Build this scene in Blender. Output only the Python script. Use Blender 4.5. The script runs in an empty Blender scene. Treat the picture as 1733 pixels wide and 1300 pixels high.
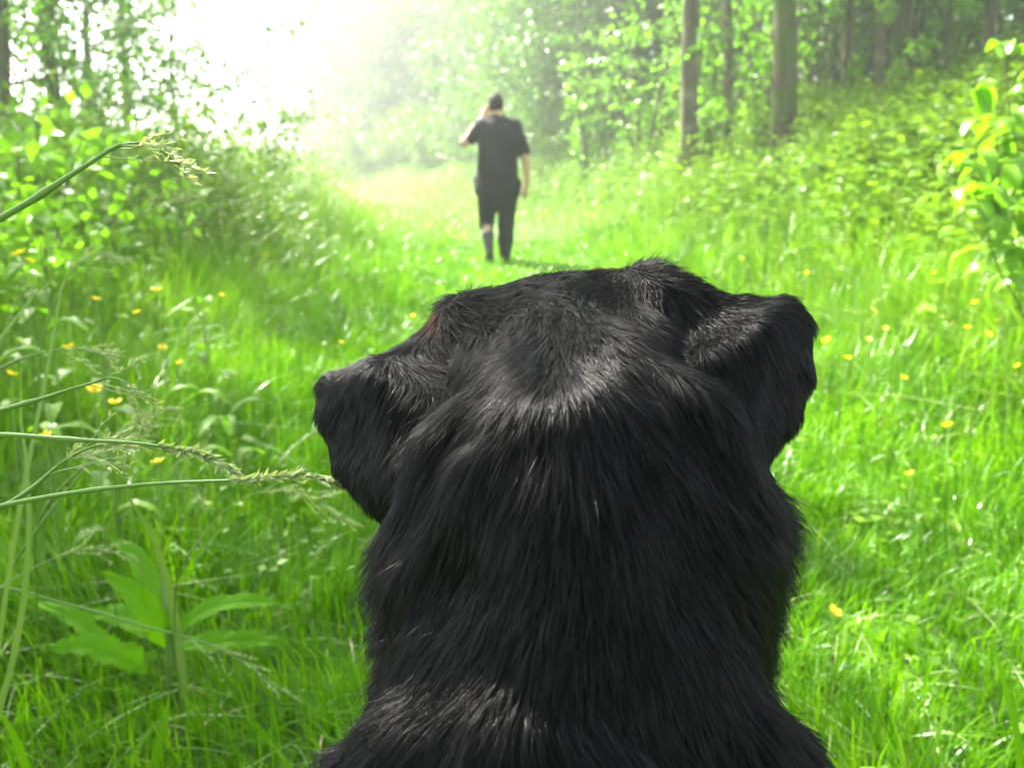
import bpy, math, random
import numpy as np
from mathutils import Vector, Matrix, Euler

R = math.radians
rng = np.random.default_rng(11)
random.seed(11)
scene = bpy.context.scene
COL = scene.collection

# ------------------------------------------------------------------ camera
CAM = np.array([0.0, 0.0, 0.80])
PITCH = math.atan(340 / 1500.0)
FPX = 1500.0
cam_d = bpy.data.cameras.new('camera')
cam = bpy.data.objects.new('camera', cam_d)
COL.objects.link(cam)
cam.location = CAM
cam.rotation_euler = (math.pi / 2 - PITCH, 0, 0)
cam_d.sensor_width = 36
cam_d.lens = 36 * FPX / 1733
cam_d.clip_start = 0.02
cam_d.clip_end = 600
cam_d.dof.use_dof = True
cam_d.dof.focus_distance = 0.50
cam_d.dof.aperture_fstop = 10.0
scene.camera = cam

# ------------------------------------------------------------------ world, sun, exposure
SUN_EL, SUN_AZ = R(52), R(-38)          # azimuth measured from +Y towards +X
SDIR = Vector((math.sin(SUN_AZ) * math.cos(SUN_EL), math.cos(SUN_AZ) * math.cos(SUN_EL), math.sin(SUN_EL)))
w = bpy.data.worlds.new('World')
scene.world = w
w.use_nodes = True
nt = w.node_tree
bg = nt.nodes['Background']
sky = nt.nodes.new('ShaderNodeTexSky')
sky.sky_type = 'NISHITA'
sky.sun_disc = False
sky.sun_elevation = SUN_EL
sky.sun_rotation = SUN_AZ
sky.air_density = 1.0
sky.dust_density = 3.0
sky.ozone_density = 1.0
hs = nt.nodes.new('ShaderNodeHueSaturation')      # milky summer haze: a whiter sky
hs.inputs['Saturation'].default_value = 0.4
nt.links.new(sky.outputs[0], hs.inputs['Color'])
nt.links.new(hs.outputs[0], bg.inputs[0])
bg.inputs[1].default_value = 0.10
sun_d = bpy.data.lights.new('sun', 'SUN')
sun_d.energy = 5.0
sun_d.angle = R(0.6)
sun_d.color = (1.0, 0.95, 0.86)
sun = bpy.data.objects.new('sun', sun_d)
COL.objects.link(sun)
sun.rotation_euler = SDIR.to_track_quat('Z', 'Y').to_euler()
sun.location = (-6, 8, 14)
vs = scene.view_settings
vs.view_transform = 'Standard'
vs.look = 'None'
vs.exposure = 2.95
vs.gamma = 1.0
vs.use_curve_mapping = False
cy = scene.cycles
cy.use_denoising = True
cy.max_bounces = 8
cy.transmission_bounces = 5
cy.transparent_max_bounces = 8
cy.volume_bounces = 1
cy.sample_clamp_indirect = 6.0
cy.use_adaptive_sampling = False

# ------------------------------------------------------------------ helpers
FW = np.array([0, math.cos(PITCH), -math.sin(PITCH)])
UP = np.array([0, math.sin(PITCH), math.cos(PITCH)])
XR = np.array([1.0, 0, 0])


def W(u, v, t):
    """a point of the place seen in the photograph at (u, v), t metres in front of the camera"""
    return CAM + t * (FW + (u - 866.5) / FPX * XR + (650 - v) / FPX * UP)


def smooth(a, b, x):
    t = np.clip((x - a) / (b - a), 0, 1)
    return t * t * (3 - 2 * t)


def vnoise(x, y, s, seed=0):
    """cheap smooth 2-d value noise in [-1, 1]"""
    x = np.asarray(x, float) / s + seed * 17.13
    y = np.asarray(y, float) / s - seed * 9.71
    xi, yi = np.floor(x), np.floor(y)
    fx, fy = x - xi, y - yi
    fx = fx * fx * (3 - 2 * fx)
    fy = fy * fy * (3 - 2 * fy)

    def h(i, j):
        q = np.sin(i * 127.1 + j * 311.7 + seed * 74.7) * 43758.5453
        return (q - np.floor(q)) * 2 - 1
    return (h(xi, yi) * (1 - fx) + h(xi + 1, yi) * fx) * (1 - fy) + (h(xi, yi + 1) * (1 - fx) + h(xi + 1, yi + 1) * fx) * fy


def path_x(y):
    y = np.asarray(y, float)
    return -0.0075 * np.clip(y - 6, 0, 60) ** 2 - 0.1


def ground_z(x, y):
    x = np.asarray(x, float)
    y = np.asarray(y, float)
    d = x - path_x(y)
    far = smooth(1.5, 8, y)
    rb = smooth(0.8, 5.5, d) * 1.45 * far
    lb = smooth(1.3, 5.0, -d) * 0.35 * far * (1 - smooth(22, 40, y))
    n = vnoise(x, y, 1.7, 3) * 0.03 + vnoise(x, y, 6, 4) * 0.06 * far
    return rb + lb + n * smooth(0.5, 3, np.hypot(x, y)) * (0.2 + 0.8 * smooth(0.4, 2.2, np.abs(d)))


def mesh_np(name, V, F_list, smooth_shade=True):
    """V (n,3); F_list: list of int arrays (m,k)"""
    me = bpy.data.meshes.new(name)
    V = np.ascontiguousarray(V, dtype=np.float32)
    me.vertices.add(len(V))
    me.vertices.foreach_set('co', V.ravel())
    loops, starts, off = [], [], 0
    for F in F_list:
        F = np.asarray(F, dtype=np.int32)
        if len(F) == 0:
            continue
        loops.append(F.ravel())
        starts.append(off + np.arange(len(F), dtype=np.int32) * F.shape[1])
        off += F.size
    loops = np.concatenate(loops)
    starts = np.concatenate(starts)
    me.loops.add(len(loops))
    me.loops.foreach_set('vertex_index', loops.astype(np.int32))
    me.polygons.add(len(starts))
    me.polygons.foreach_set('loop_start', starts.astype(np.int32))
    me.update(calc_edges=True)
    if smooth_shade:
        me.polygons.foreach_set('use_smooth', np.ones(len(starts), dtype=bool))
    return me


def link(name, me, mat=None, parent=None, kind=None):
    o = bpy.data.objects.new(name, me)
    COL.objects.link(o)
    if mat is not None and me is not None and len(me.materials) == 0:
        me.materials.append(mat)
    if parent is not None:
        o.parent = parent
    if kind:
        o['kind'] = kind
    return o


def thing(name, label, cat, loc=(0, 0, 0), rz=0.0, group=None):
    o = bpy.data.objects.new(name, None)
    COL.objects.link(o)
    o.location = loc
    o.rotation_euler = (0, 0, rz)
    o.empty_display_size = 0.1
    o['label'] = label
    o['category'] = cat
    if group:
        o['group'] = group
    return o


def dup(root, label, loc, rz=0.0, scale=None, group=None):
    r = root.copy()
    COL.objects.link(r)
    r.location = loc
    r.rotation_euler = (0, 0, rz)
    if scale is not None:
        r.scale = scale if hasattr(scale, '__len__') else (scale,) * 3
    r['label'] = label
    if group:
        r['group'] = group
    for ch in list(root.children):
        c = ch.copy()
        COL.objects.link(c)
        c.parent = r
        for g in list(ch.children):
            d = g.copy()
            COL.objects.link(d)
            d.parent = c
    return r


def unit(a):
    a = np.asarray(a, float)
    return a / np.maximum(np.linalg.norm(a, axis=-1, keepdims=True), 1e-9)


class Geo:
    """collects faces for one mesh"""

    def __init__(self):
        self.v, self.q, self.t, self.n = [], [], [], 0

    def add(self, V, Q=None, T=None):
        self.v.append(np.asarray(V, float))
        if Q is not None and len(Q):
            self.q.append(np.asarray(Q) + self.n)
        if T is not None and len(T):
            self.t.append(np.asarray(T) + self.n)
        self.n += len(V)

    def tube(self, pts, rad, sides=8, cap=True):
        pts = np.asarray(pts, float)
        rad = np.broadcast_to(np.asarray(rad, float), (len(pts),))
        tan = unit(np.gradient(pts, axis=0))
        ref = np.array([0.31, 0.17, 0.93]) if abs(tan[0, 2]) < 0.8 else np.array([1.0, 0.1, 0.05])
        a = unit(np.cross(tan, ref))
        b = np.cross(tan, a)
        th = np.arange(sides) * 2 * math.pi / sides
        V = pts[:, None, :] + rad[:, None, None] * (np.cos(th)[None, :, None] * a[:, None, :] + np.sin(th)[None, :, None] * b[:, None, :])
        V = V.reshape(-1, 3)
        i = np.arange(len(pts) - 1)[:, None] * sides
        j = np.arange(sides)[None, :]
        j2 = (j + 1) % sides
        Q = np.stack([i + j, i + j2, i + sides + j2, i + sides + j], -1).reshape(-1, 4)
        T = []
        if cap:
            n = len(V)
            V = np.vstack([V, pts[-1:] + tan[-1:] * rad[-1] * 0.5, pts[:1] - tan[:1] * rad[0] * 0.2])
            e = (len(pts) - 1) * sides
            for k in range(sides):
                T.append([e + k, e + (k + 1) % sides, n])
                T.append([(k + 1) % sides, k, n + 1])
        self.add(V, Q, T)

    def leaves(self, P, D, N, L, Wd, fold=0.25, droop=0.15):
        """many folded leaves at once: base points P, direction D, up side N"""
        P = np.asarray(P, float)
        m = len(P)
        D = unit(D)
        S = unit(np.cross(D, N))
        N = np.cross(S, D)
        L = np.broadcast_to(L, (m,))[:, None]
        Wd = np.broadcast_to(Wd, (m,))[:, None] * 0.5
        mid = P + D * L * 0.45 - N * Wd * fold
        lf = P + D * L * 0.42 - S * Wd
        rt = P + D * L * 0.42 + S * Wd
        tip = P + D * L - N * L * droop
        V = np.stack([P, rt, mid, lf, tip], 1).reshape(-1, 3)
        o = np.arange(m)[:, None] * 5
        T = (o[:, :, None] + np.array([[0, 1, 2], [0, 2, 3], [2, 1, 4], [3, 2, 4]])[None]).reshape(-1, 3)
        self.add(V, None, T)

    def blades(self, P, H, Wd, az, lean, segs, curl=1.0):
        """grass blades: base P, height H, width Wd, lean azimuth and amount"""
        P = np.asarray(P, float)
        m = len(P)
        H = np.broadcast_to(H, (m,))
        Wd = np.broadcast_to(Wd, (m,))
        lx, ly = np.cos(az), np.sin(az)
        face = az + rng.normal(math.pi / 2, 0.7, m)
        sx, sy = np.cos(face), np.sin(face)
        rows = []
        for k in range(segs + 1):
            s = k / segs
            out = lean * H * (s ** 1.8) * curl
            z = H * (s - 0.35 * np.minimum(lean, 1.4) * s ** 2.2)
            c = P + np.stack([lx * out, ly * out, z], 1)
            if k == segs:
                rows.append(c[:, None, :])
            else:
                hw = Wd * 0.5 * (0.75 + 0.25 * math.sin(s * 3.1)) * (1 - s ** 3)
                off = np.stack([sx * hw, sy * hw, 0 * hw], 1)
                rows.append(np.stack([c - off, c + off], 1))
        V = np.concatenate(rows, 1)
        nv = V.shape[1]
        o = (np.arange(m) * nv)[:, None]
        Q = []
        for k in range(segs - 1):
            Q.append(np.array([2 * k, 2 * k + 1, 2 * k + 3, 2 * k + 2]))
        Q = (o[:, :, None] + np.array(Q)[None]).reshape(-1, 4) if Q else None
        b = 2 * (segs - 1)
        T = (o + np.array([b, b + 1, b + 2])[None])
        self.add(V.reshape(-1, 3), Q, T)

    def mesh(self, name, smooth_shade=True):
        V = np.concatenate(self.v)
        fl = []
        if self.q:
            fl.append(np.concatenate(self.q))
        if self.t:
            fl.append(np.concatenate(self.t))
        return mesh_np(name, V, fl, smooth_shade)


# ------------------------------------------------------------------ signed-distance bodies (one continuous surface)
class Body:
    def __init__(self, lo, hi, h):
        self.lo = np.array(lo, float)
        self.h = h
        self.n = np.ceil((np.array(hi, float) - self.lo) / h).astype(int) + 1
        self.f = np.full(self.n, 1.0, dtype=np.float32)

    def _sub(self, lo, hi):
        i0 = np.clip(np.floor((np.array(lo) - self.lo) / self.h).astype(int), 0, self.n)
        i1 = np.clip(np.ceil((np.array(hi) - self.lo) / self.h).astype(int) + 1, 0, self.n)
        sl = tuple(slice(a, b) for a, b in zip(i0, i1))
        ax = [self.lo[k] + self.h * np.arange(i0[k], i1[k]) for k in range(3)]
        return sl, np.stack(np.meshgrid(*ax, indexing='ij'), -1)

    def _join(self, sl, d, k, sub=False):
        f = self.f[sl]
        d = d.astype(np.float32)
        if sub:
            hh = np.clip(0.5 - 0.5 * (d + f) / k, 0, 1)
            self.f[sl] = f * (1 - hh) - d * hh + k * hh * (1 - hh)
        else:
            hh = np.clip(0.5 + 0.5 * (f - d) / k, 0, 1)
            self.f[sl] = f * (1 - hh) + d * hh - k * hh * (1 - hh)

    def cap(self, a, b, ra, rb, k=0.02, sub=False):
        a, b = np.array(a, float), np.array(b, float)
        r = max(ra, rb) + k * 1.5 + 0.03
        sl, P = self._sub(np.minimum(a, b) - r, np.maximum(a, b) + r)
        ab = b - a
        t = np.clip(((P - a) @ ab) / max(ab @ ab, 1e-9), 0, 1)
        d = np.linalg.norm(P - a - t[..., None] * ab, axis=-1) - (ra + (rb - ra) * t)
        self._join(sl, d, k, sub)

    def chain(self, pts, rs, k=0.02, sub=False):
        for i in range(len(pts) - 1):
            self.cap(pts[i], pts[i + 1], rs[i], rs[i + 1], k, sub)

    def ell(self, c, rad, k=0.02, rot=None, sub=False):
        c, rad = np.array(c, float), np.array(rad, float)
        r = max(rad) + k * 1.5 + 0.03
        sl, P = self._sub(c - r, c + r)
        q = P - c
        if rot is not None:
            q = q @ np.array(Euler(rot).to_matrix())
        k0 = np.linalg.norm(q / rad, axis=-1)
        k1 = np.linalg.norm(q / rad ** 2, axis=-1)
        self._join(sl, k0 * (k0 - 1) / np.maximum(k1, 1e-6), k, sub)

    def tri(self, a, b, c, r, k=0.01):
        a, b, c = (np.array(x, float) for x in (a, b, c))
        m = r + k * 1.5 + 0.03
        sl, P = self._sub(np.min([a, b, c], 0) - m, np.max([a, b, c], 0) + m)
        nrm = np.cross(b - a, c - a)

        def edge(p0, p1):
            e = p1 - p0
            t = np.clip(((P - p0) @ e) / (e @ e), 0, 1)
            return np.linalg.norm(P - p0 - t[..., None] * e, axis=-1)
        d = np.minimum(np.minimum(edge(a, b), edge(b, c)), edge(c, a))
        ins = np.ones(P.shape[:3], bool)
        for p0, p1 in ((a, b), (b, c), (c, a)):
            ins &= ((P - p0) @ np.cross(nrm, p1 - p0)) > 0
        pl = np.abs((P - a) @ (nrm / np.linalg.norm(nrm)))
        self._join(sl, np.where(ins, pl, d) - r, k)

    def surface(self):
        f = self.f
        s = f < 0
        nx, ny, nz = self.n
        acc = np.zeros((nx - 1, ny - 1, nz - 1, 3), np.float32)
        cnt = np.zeros((nx - 1, ny - 1, nz - 1), np.float32)
        corners = [(i, j, k) for i in (0, 1) for j in (0, 1) for k in (0, 1)]
        for a in corners:
            for ax in range(3):
                if a[ax]:
                    continue
                b = list(a)
                b[ax] = 1
                fa = f[a[0]:nx - 1 + a[0], a[1]:ny - 1 + a[1], a[2]:nz - 1 + a[2]]
                fb = f[b[0]:nx - 1 + b[0], b[1]:ny - 1 + b[1], b[2]:nz - 1 + b[2]]
                m = (fa < 0) != (fb < 0)
                t = np.where(m, fa / np.where(m, fa - fb, 1), 0)
                for q in range(3):
                    base = a[q] + (t if q == ax else 0)
                    acc[..., q] += np.where(m, base, 0)
                cnt += m
        act = cnt > 0
        idx = np.full(act.shape, -1, np.int64)
        I = np.argwhere(act)
        idx[act] = np.arange(len(I))
        V = self.lo + self.h * (I + acc[act] / cnt[act][:, None])
        Q = []
        for ax in range(3):
            sa = [slice(None)] * 3
            sb = [slice(None)] * 3
            sa[ax] = slice(0, -1)
            sb[ax] = slice(1, None)
            m = s[tuple(sa)] != s[tuple(sb)]
            E = np.argwhere(m)
            flip = s[tuple(sa)][m]
            u, v = [(1, 2), (2, 0), (0, 1)][ax]
            ok = (E[:, u] > 0) & (E[:, v] > 0) & (E[:, u] < self.n[u] - 1) & (E[:, v] < self.n[v] - 1)
            E, flip = E[ok], flip[ok]

            def at(du, dv):
                e = E.copy()
                e[:, u] -= du
                e[:, v] -= dv
                return idx[e[:, 0], e[:, 1], e[:, 2]]
            q = np.stack([at(1, 1), at(0, 1), at(0, 0), at(1, 0)], 1)
            q[~flip] = q[~flip][:, ::-1]
            Q.append(q)
        return V, np.concatenate(Q)

    def mesh(self, name):
        V, Q = self.surface()
        return mesh_np(name, V, [Q])


# ------------------------------------------------------------------ materials
def nodes(name):
    m = bpy.data.materials.new(name)
    m.use_nodes = True
    return m, m.node_tree.nodes, m.node_tree.links, m.node_tree.nodes['Principled BSDF']


def leaf_mat(name, stops, trans=0.45, rough=0.42, spec=0.35, tboost=(1.25, 1.15, 0.6), scale=3.0):
    """stops: list of (position, colour); leaf by leaf variation, patchy over space, light passes through"""
    m, N, Lk, p = nodes(name)
    g = N.new('ShaderNodeNewGeometry')
    tx = N.new('ShaderNodeTexNoise')
    tx.inputs['Scale'].default_value = scale
    tc = N.new('ShaderNodeTexCoord')
    Lk.new(tc.outputs['Object'], tx.inputs['Vector'])
    ad = N.new('ShaderNodeMath')
    ad.operation = 'MULTIPLY_ADD'
    ad.inputs[1].default_value = 0.65
    mm = N.new('ShaderNodeMath')
    mm.operation = 'MULTIPLY'
    mm.inputs[1].default_value = 0.4
    Lk.new(tx.outputs['Fac'], mm.inputs[0])
    Lk.new(g.outputs['Random Per Island'], ad.inputs[0])
    Lk.new(mm.outputs[0], ad.inputs[2])
    cr = N.new('ShaderNodeValToRGB')
    el = cr.color_ramp.elements
    while len(el) < len(stops):
        el.new(0.5)
    for e, (pos, c) in zip(el, stops):
        e.position = pos
        e.color = (*c, 1)
    Lk.new(ad.outputs[0], cr.inputs[0])
    Lk.new(cr.outputs[0], p.inputs['Base Color'])
    p.inputs['Roughness'].default_value = rough
    p.inputs['Specular IOR Level'].default_value = spec
    tr = N.new('ShaderNodeBsdfTranslucent')
    mu = N.new('ShaderNodeMix')
    mu.data_type = 'RGBA'
    mu.blend_type = 'MULTIPLY'
    mu.inputs[0].default_value = 1
    Lk.new(cr.outputs[0], mu.inputs[6])
    mu.inputs[7].default_value = (*tboost, 1)
    Lk.new(mu.outputs[2], tr.inputs['Color'])
    mx = N.new('ShaderNodeMixShader')
    mx.inputs[0].default_value = trans
    Lk.new(p.outputs[0], mx.inputs[1])
    Lk.new(tr.outputs[0], mx.inputs[2])
    Lk.new(mx.outputs[0], N['Material Output'].inputs[0])
    return m


def plain_mat(name, col, rough=0.7, spec=0.3, var=0.3, scale=20, bump=0.0, stretch=(1, 1, 1)):
    m, N, Lk, p = nodes(name)
    tx = N.new('ShaderNodeTexNoise')
    tx.inputs['Scale'].default_value = scale
    tx.inputs['Detail'].default_value = 6
    tc = N.new('ShaderNodeTexCoord')
    mp = N.new('ShaderNodeMapping')
    mp.inputs['Scale'].default_value = stretch
    Lk.new(tc.outputs['Object'], mp.inputs[0])
    Lk.new(mp.outputs[0], tx.inputs['Vector'])
    cr = N.new('ShaderNodeValToRGB')
    cr.color_ramp.elements[0].position = 0.3
    cr.color_ramp.elements[1].position = 0.7
    cr.color_ramp.elements[0].color = (*[c * (1 - var) for c in col], 1)
    cr.color_ramp.elements[1].color = (*[min(1, c * (1 + var)) for c in col], 1)
    Lk.new(tx.outputs['Fac'], cr.inputs[0])
    Lk.new(cr.outputs[0], p.inputs['Base Color'])
    p.inputs['Roughness'].default_value = rough
    p.inputs['Specular IOR Level'].default_value = spec
    if bump:
        b = N.new('ShaderNodeBump')
        b.inputs['Strength'].default_value = bump
        b.inputs['Distance'].default_value = 0.01
        Lk.new(tx.outputs['Fac'], b.inputs['Height'])
        Lk.new(b.outputs[0], p.inputs['Normal'])
    return m


M_grass = leaf_mat('grass_blade', [(0.0, (0.028, 0.100, 0.002)), (0.45, (0.074, 0.222, 0.003)), (0.85, (0.125, 0.300, 0.005)), (1.0, (0.26, 0.35, 0.04))], 0.5, 0.27, 0.27, (1.2, 1.15, 0.5))
M_meadow = leaf_mat('meadow_blade', [(0.0, (0.050, 0.135, 0.004)), (0.5, (0.090, 0.222, 0.006)), (0.85, (0.155, 0.300, 0.012)), (1.0, (0.32, 0.37, 0.08))], 0.5, 0.32, 0.3)
M_straw = leaf_mat('pale_grass', [(0.0, (0.20, 0.33, 0.10)), (0.6, (0.34, 0.42, 0.20)), (0.8, (0.46, 0.42, 0.22)), (1.0, (0.36, 0.26, 0.11))], 0.35, 0.4, 0.4)
M_stalk = leaf_mat('grass_stalk', [(0.0, (0.09, 0.19, 0.03)), (1.0, (0.17, 0.28, 0.06))], 0.25, 0.4, 0.35)
M_seed = leaf_mat('grass_seed', [(0.0, (0.20, 0.30, 0.11)), (1.0, (0.38, 0.44, 0.22))], 0.35, 0.5, 0.3)
M_weed = leaf_mat('weed_leaf', [(0.0, (0.050, 0.130, 0.008)), (0.6, (0.100, 0.215, 0.010)), (1.0, (0.190, 0.310, 0.016))], 0.42, 0.42, 0.28)
M_leaf = leaf_mat('tree_leaf', [(0.0, (0.030, 0.090, 0.010)), (0.5, (0.060, 0.160, 0.014)), (1.0, (0.120, 0.250, 0.022))], 0.45, 0.42, 0.4, scale=0.8)
M_lime = leaf_mat('young_leaf', [(0.0, (0.090, 0.210, 0.010)), (0.5, (0.140, 0.290, 0.014)), (1.0, (0.200, 0.370, 0.018))], 0.5, 0.4, 0.35, (1.0, 1.2, 0.5))
M_dark = leaf_mat('shaded_wood_leaf', [(0.0, (0.022, 0.065, 0.012)), (0.6, (0.045, 0.120, 0.016)), (1.0, (0.080, 0.190, 0.020))], 0.4, 0.45, 0.35, scale=0.6)  # darker copy of the tree leaf, wood-interior shade put into its colour
M_pale = leaf_mat('pale_tree_leaf', [(0.0, (0.050, 0.115, 0.035)), (0.6, (0.090, 0.180, 0.050)), (1.0, (0.140, 0.240, 0.060))], 0.42, 0.4, 0.4, scale=0.6)  # paler, greyer green leaf for the far wood
M_dock = leaf_mat('dock_leaf', [(0.0, (0.060, 0.200, 0.006)), (1.0, (0.115, 0.290, 0.005))], 0.45, 0.55, 0.12, (1.2, 1.2, 0.4), scale=30)


def bark_mat(name, col, moss, amount):
    m = plain_mat(name, col, 0.9, 0.15, 0.5, 11, 1.0, (1, 1, 0.16))
    N, Lk = m.node_tree.nodes, m.node_tree.links
    p = N['Principled BSDF']
    src = p.inputs['Base Color'].links[0].from_socket
    N['Bump'].inputs['Distance'].default_value = 0.03
    tc = N['Texture Coordinate']
    t2 = N.new('ShaderNodeTexNoise')
    t2.inputs['Scale'].default_value = 2.6
    t2.inputs['Detail'].default_value = 5
    Lk.new(tc.outputs['Object'], t2.inputs['Vector'])
    mr = N.new('ShaderNodeMapRange')
    mr.inputs['From Min'].default_value = 0.62 - 0.3 * amount
    mr.inputs['From Max'].default_value = 0.72 - 0.3 * amount
    Lk.new(t2.outputs['Fac'], mr.inputs[0])
    mx = N.new('ShaderNodeMix')
    mx.data_type = 'RGBA'
    Lk.new(mr.outputs[0], mx.inputs[0])
    Lk.new(src, mx.inputs[6])
    mx.inputs[7].default_value = (*moss, 1)
    Lk.new(mx.outputs[2], p.inputs['Base Color'])
    return m


M_bark = bark_mat('bark', (0.092, 0.085, 0.048), (0.17, 0.165, 0.105), 0.28)
M_bark2 = bark_mat('mossy_bark', (0.080, 0.070, 0.040), (0.070, 0.100, 0.028), 0.55)
M_twig = plain_mat('twig', (0.10, 0.085, 0.05), 0.8, 0.2)
M_soil = plain_mat('turf', (0.050, 0.105, 0.018), 0.95, 0.1, 0.45, 6, 0.5)
M_petal = leaf_mat('buttercup_petal', [(0.0, (0.78, 0.62, 0.01)), (1.0, (0.85, 0.72, 0.02))], 0.3, 0.25, 0.6, (1, 1, 1))
M_centre = plain_mat('buttercup_centre', (0.55, 0.33, 0.01), 0.7, 0.2, 0.3, 400)
M_skin = plain_mat('skin', (0.50, 0.29, 0.20), 0.5, 0.4, 0.08, 30)
M_tattoo = plain_mat('inked_skin', (0.05, 0.046, 0.045), 0.55, 0.35, 0.5, 26)
M_shirt = plain_mat('black_cotton', (0.017, 0.018, 0.022), 0.85, 0.2, 0.2, 40, 0.2)
M_trouser = plain_mat('dark_trousers', (0.013, 0.013, 0.014), 0.85, 0.2, 0.2, 40, 0.2)
M_shoe = plain_mat('black_shoe', (0.012, 0.012, 0.012), 0.5, 0.4, 0.2)
M_hair = plain_mat('cropped_hair', (0.030, 0.024, 0.020), 0.8, 0.2, 0.4, 90, 0.4)
M_phone = plain_mat('phone', (0.02, 0.02, 0.022), 0.25, 0.5, 0.1)
M_hide = plain_mat('dog_hide', (0.006, 0.006, 0.0065), 0.8, 0.15, 0.2)
M_nose = plain_mat('dog_nose', (0.008, 0.008, 0.009), 0.35, 0.5, 0.3, 150, 0.5)
M_eye = plain_mat('dog_eye', (0.03, 0.014, 0.006), 0.08, 0.7, 0.2)


def hair_mat():
    m, N, Lk, p = nodes('dog_fur')
    N.remove(p)
    h = N.new('ShaderNodeBsdfHairPrincipled')
    h.parametrization = 'ABSORPTION'
    h.inputs['IOR'].default_value = 1.345
    h.inputs['Roughness'].default_value = 0.17
    h.inputs['Radial Roughness'].default_value = 0.32
    h.inputs['Coat'].default_value = 0.0
    h.inputs['Random Roughness'].default_value = 0.3
    gl = N.new('ShaderNodeAttribute')
    gl.attribute_name = 'gloss'
    gm_ = N.new('ShaderNodeMapRange')
    gm_.inputs['To Min'].default_value = 1.11
    gm_.inputs['To Max'].default_value = 1.45
    Lk.new(gl.outputs['Fac'], gm_.inputs[0])
    Lk.new(gm_.outputs[0], h.inputs['IOR'])
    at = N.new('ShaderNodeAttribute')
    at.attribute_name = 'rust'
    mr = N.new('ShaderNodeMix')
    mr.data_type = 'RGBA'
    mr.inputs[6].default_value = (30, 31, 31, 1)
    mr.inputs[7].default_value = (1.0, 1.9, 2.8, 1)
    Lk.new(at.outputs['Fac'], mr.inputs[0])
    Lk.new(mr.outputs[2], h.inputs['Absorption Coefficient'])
    Lk.new(h.outputs[0], N['Material Output'].inputs[0])
    return m


M_fur = hair_mat()

# ------------------------------------------------------------------ ground
nx_, ny_ = 150, 190
gx = np.concatenate([-np.geomspace(120, 12, 20)[:-1], np.linspace(-12, 12, nx_), np.geomspace(12, 120, 20)[1:]])
gy = np.concatenate([np.linspace(-30, -4, 12)[:-1], np.linspace(-4, 34, ny_), np.geomspace(34, 150, 24)[1:]])
GX, GY = np.meshgrid(gx, gy, indexing='ij')
GV = np.stack([GX, GY, ground_z(GX, GY)], -1).reshape(-1, 3)
a = np.arange(len(gx) - 1)[:, None] * len(gy) + np.arange(len(gy) - 1)[None]
GQ = np.stack([a, a + len(gy), a + len(gy) + 1, a + 1], -1).reshape(-1, 4)
link('ground', mesh_np('ground', GV, [GQ]), M_soil, kind='structure')


def scatter(n, y0, y1, side=1.6, power=1.0):
    """points on the ground within the view and a margin beside it"""
    y = y0 + (y1 - y0) * rng.random(n * 2) ** power
    hw = 0.62 * y + side
    x = (rng.random(n * 2) * 2 - 1) * hw
    keep = rng.random(n * 2) < hw / (0.62 * y1 + side)
    x, y = x[keep][:n], y[keep][:n]
    return x, y


def keep_off_dog(x, y):
    return ~((np.abs(x - 0.03) < 0.24) & (y > -0.2) & (y < 0.56))


# ------------------------------------------------------------------ haze
hz = Geo()
hx0, hx1, hy0, hy1, hz0, hz1 = -122, 122, -32, 152, -1.4, 26.0
hv = [(x, y, z) for z in (hz0, hz1) for x, y in ((hx0, hy0), (hx1, hy0), (hx1, hy1), (hx0, hy1))]
hz.add(hv, [[0, 3, 2, 1], [4, 5, 6, 7], [0, 1, 5, 4], [1, 2, 6, 5], [2, 3, 7, 6], [3, 0, 4, 7]])
M_haze = bpy.data.materials.new('haze')
M_haze.use_nodes = True
hn = M_haze.node_tree
hn.nodes.remove(hn.nodes['Principled BSDF'])
pv = hn.nodes.new('ShaderNodeVolumePrincipled')
pv.inputs['Color'].default_value = (0.97, 0.98, 0.98, 1)
pv.inputs['Density'].default_value = 0.0039
pv.inputs['Anisotropy'].default_value = 0.7
hn.links.new(pv.outputs[0], hn.nodes['Material Output'].inputs['Volume'])
link('haze', hz.mesh('haze', False), M_haze, kind='stuff')


# ------------------------------------------------------------------ trees
def bent(p0, p1, n, wob, seed):
    r = np.random.default_rng(seed)
    s = np.linspace(0, 1, n)[:, None]
    p = np.array(p0) * (1 - s) + np.array(p1) * s
    off = np.cumsum(r.normal(0, wob, (n, 3)), 0)
    off -= off[0] + (off[-1] - off[0]) * s
    off[:, 2] *= 0.3
    return p + off


def crown_leaves(clusters, radii, per, leaf, seed, up=0.5, aspect=0.62, flat=0.7):
    r = np.random.default_rng(seed)
    g = Geo()
    C = np.repeat(np.asarray(clusters), per, 0)
    rad = np.repeat(np.asarray(radii) * np.ones(len(clusters)), per)[:, None]
    n = len(C)
    off = unit(r.normal(0, 1, (n, 3))) * (r.random((n, 1)) ** 0.45)
    off[:, 2] *= flat
    P = C + off * rad
    D = unit(off + r.normal(0, 0.7, (n, 3)) + np.array([0, 0, -0.25]))
    Nn = r.normal(0, 0.6, (n, 3)) + np.array([0, 0, up])
    L = leaf * r.uniform(0.65, 1.25, n)
    g.leaves(P, D, Nn, L, L * aspect)
    return g


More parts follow.
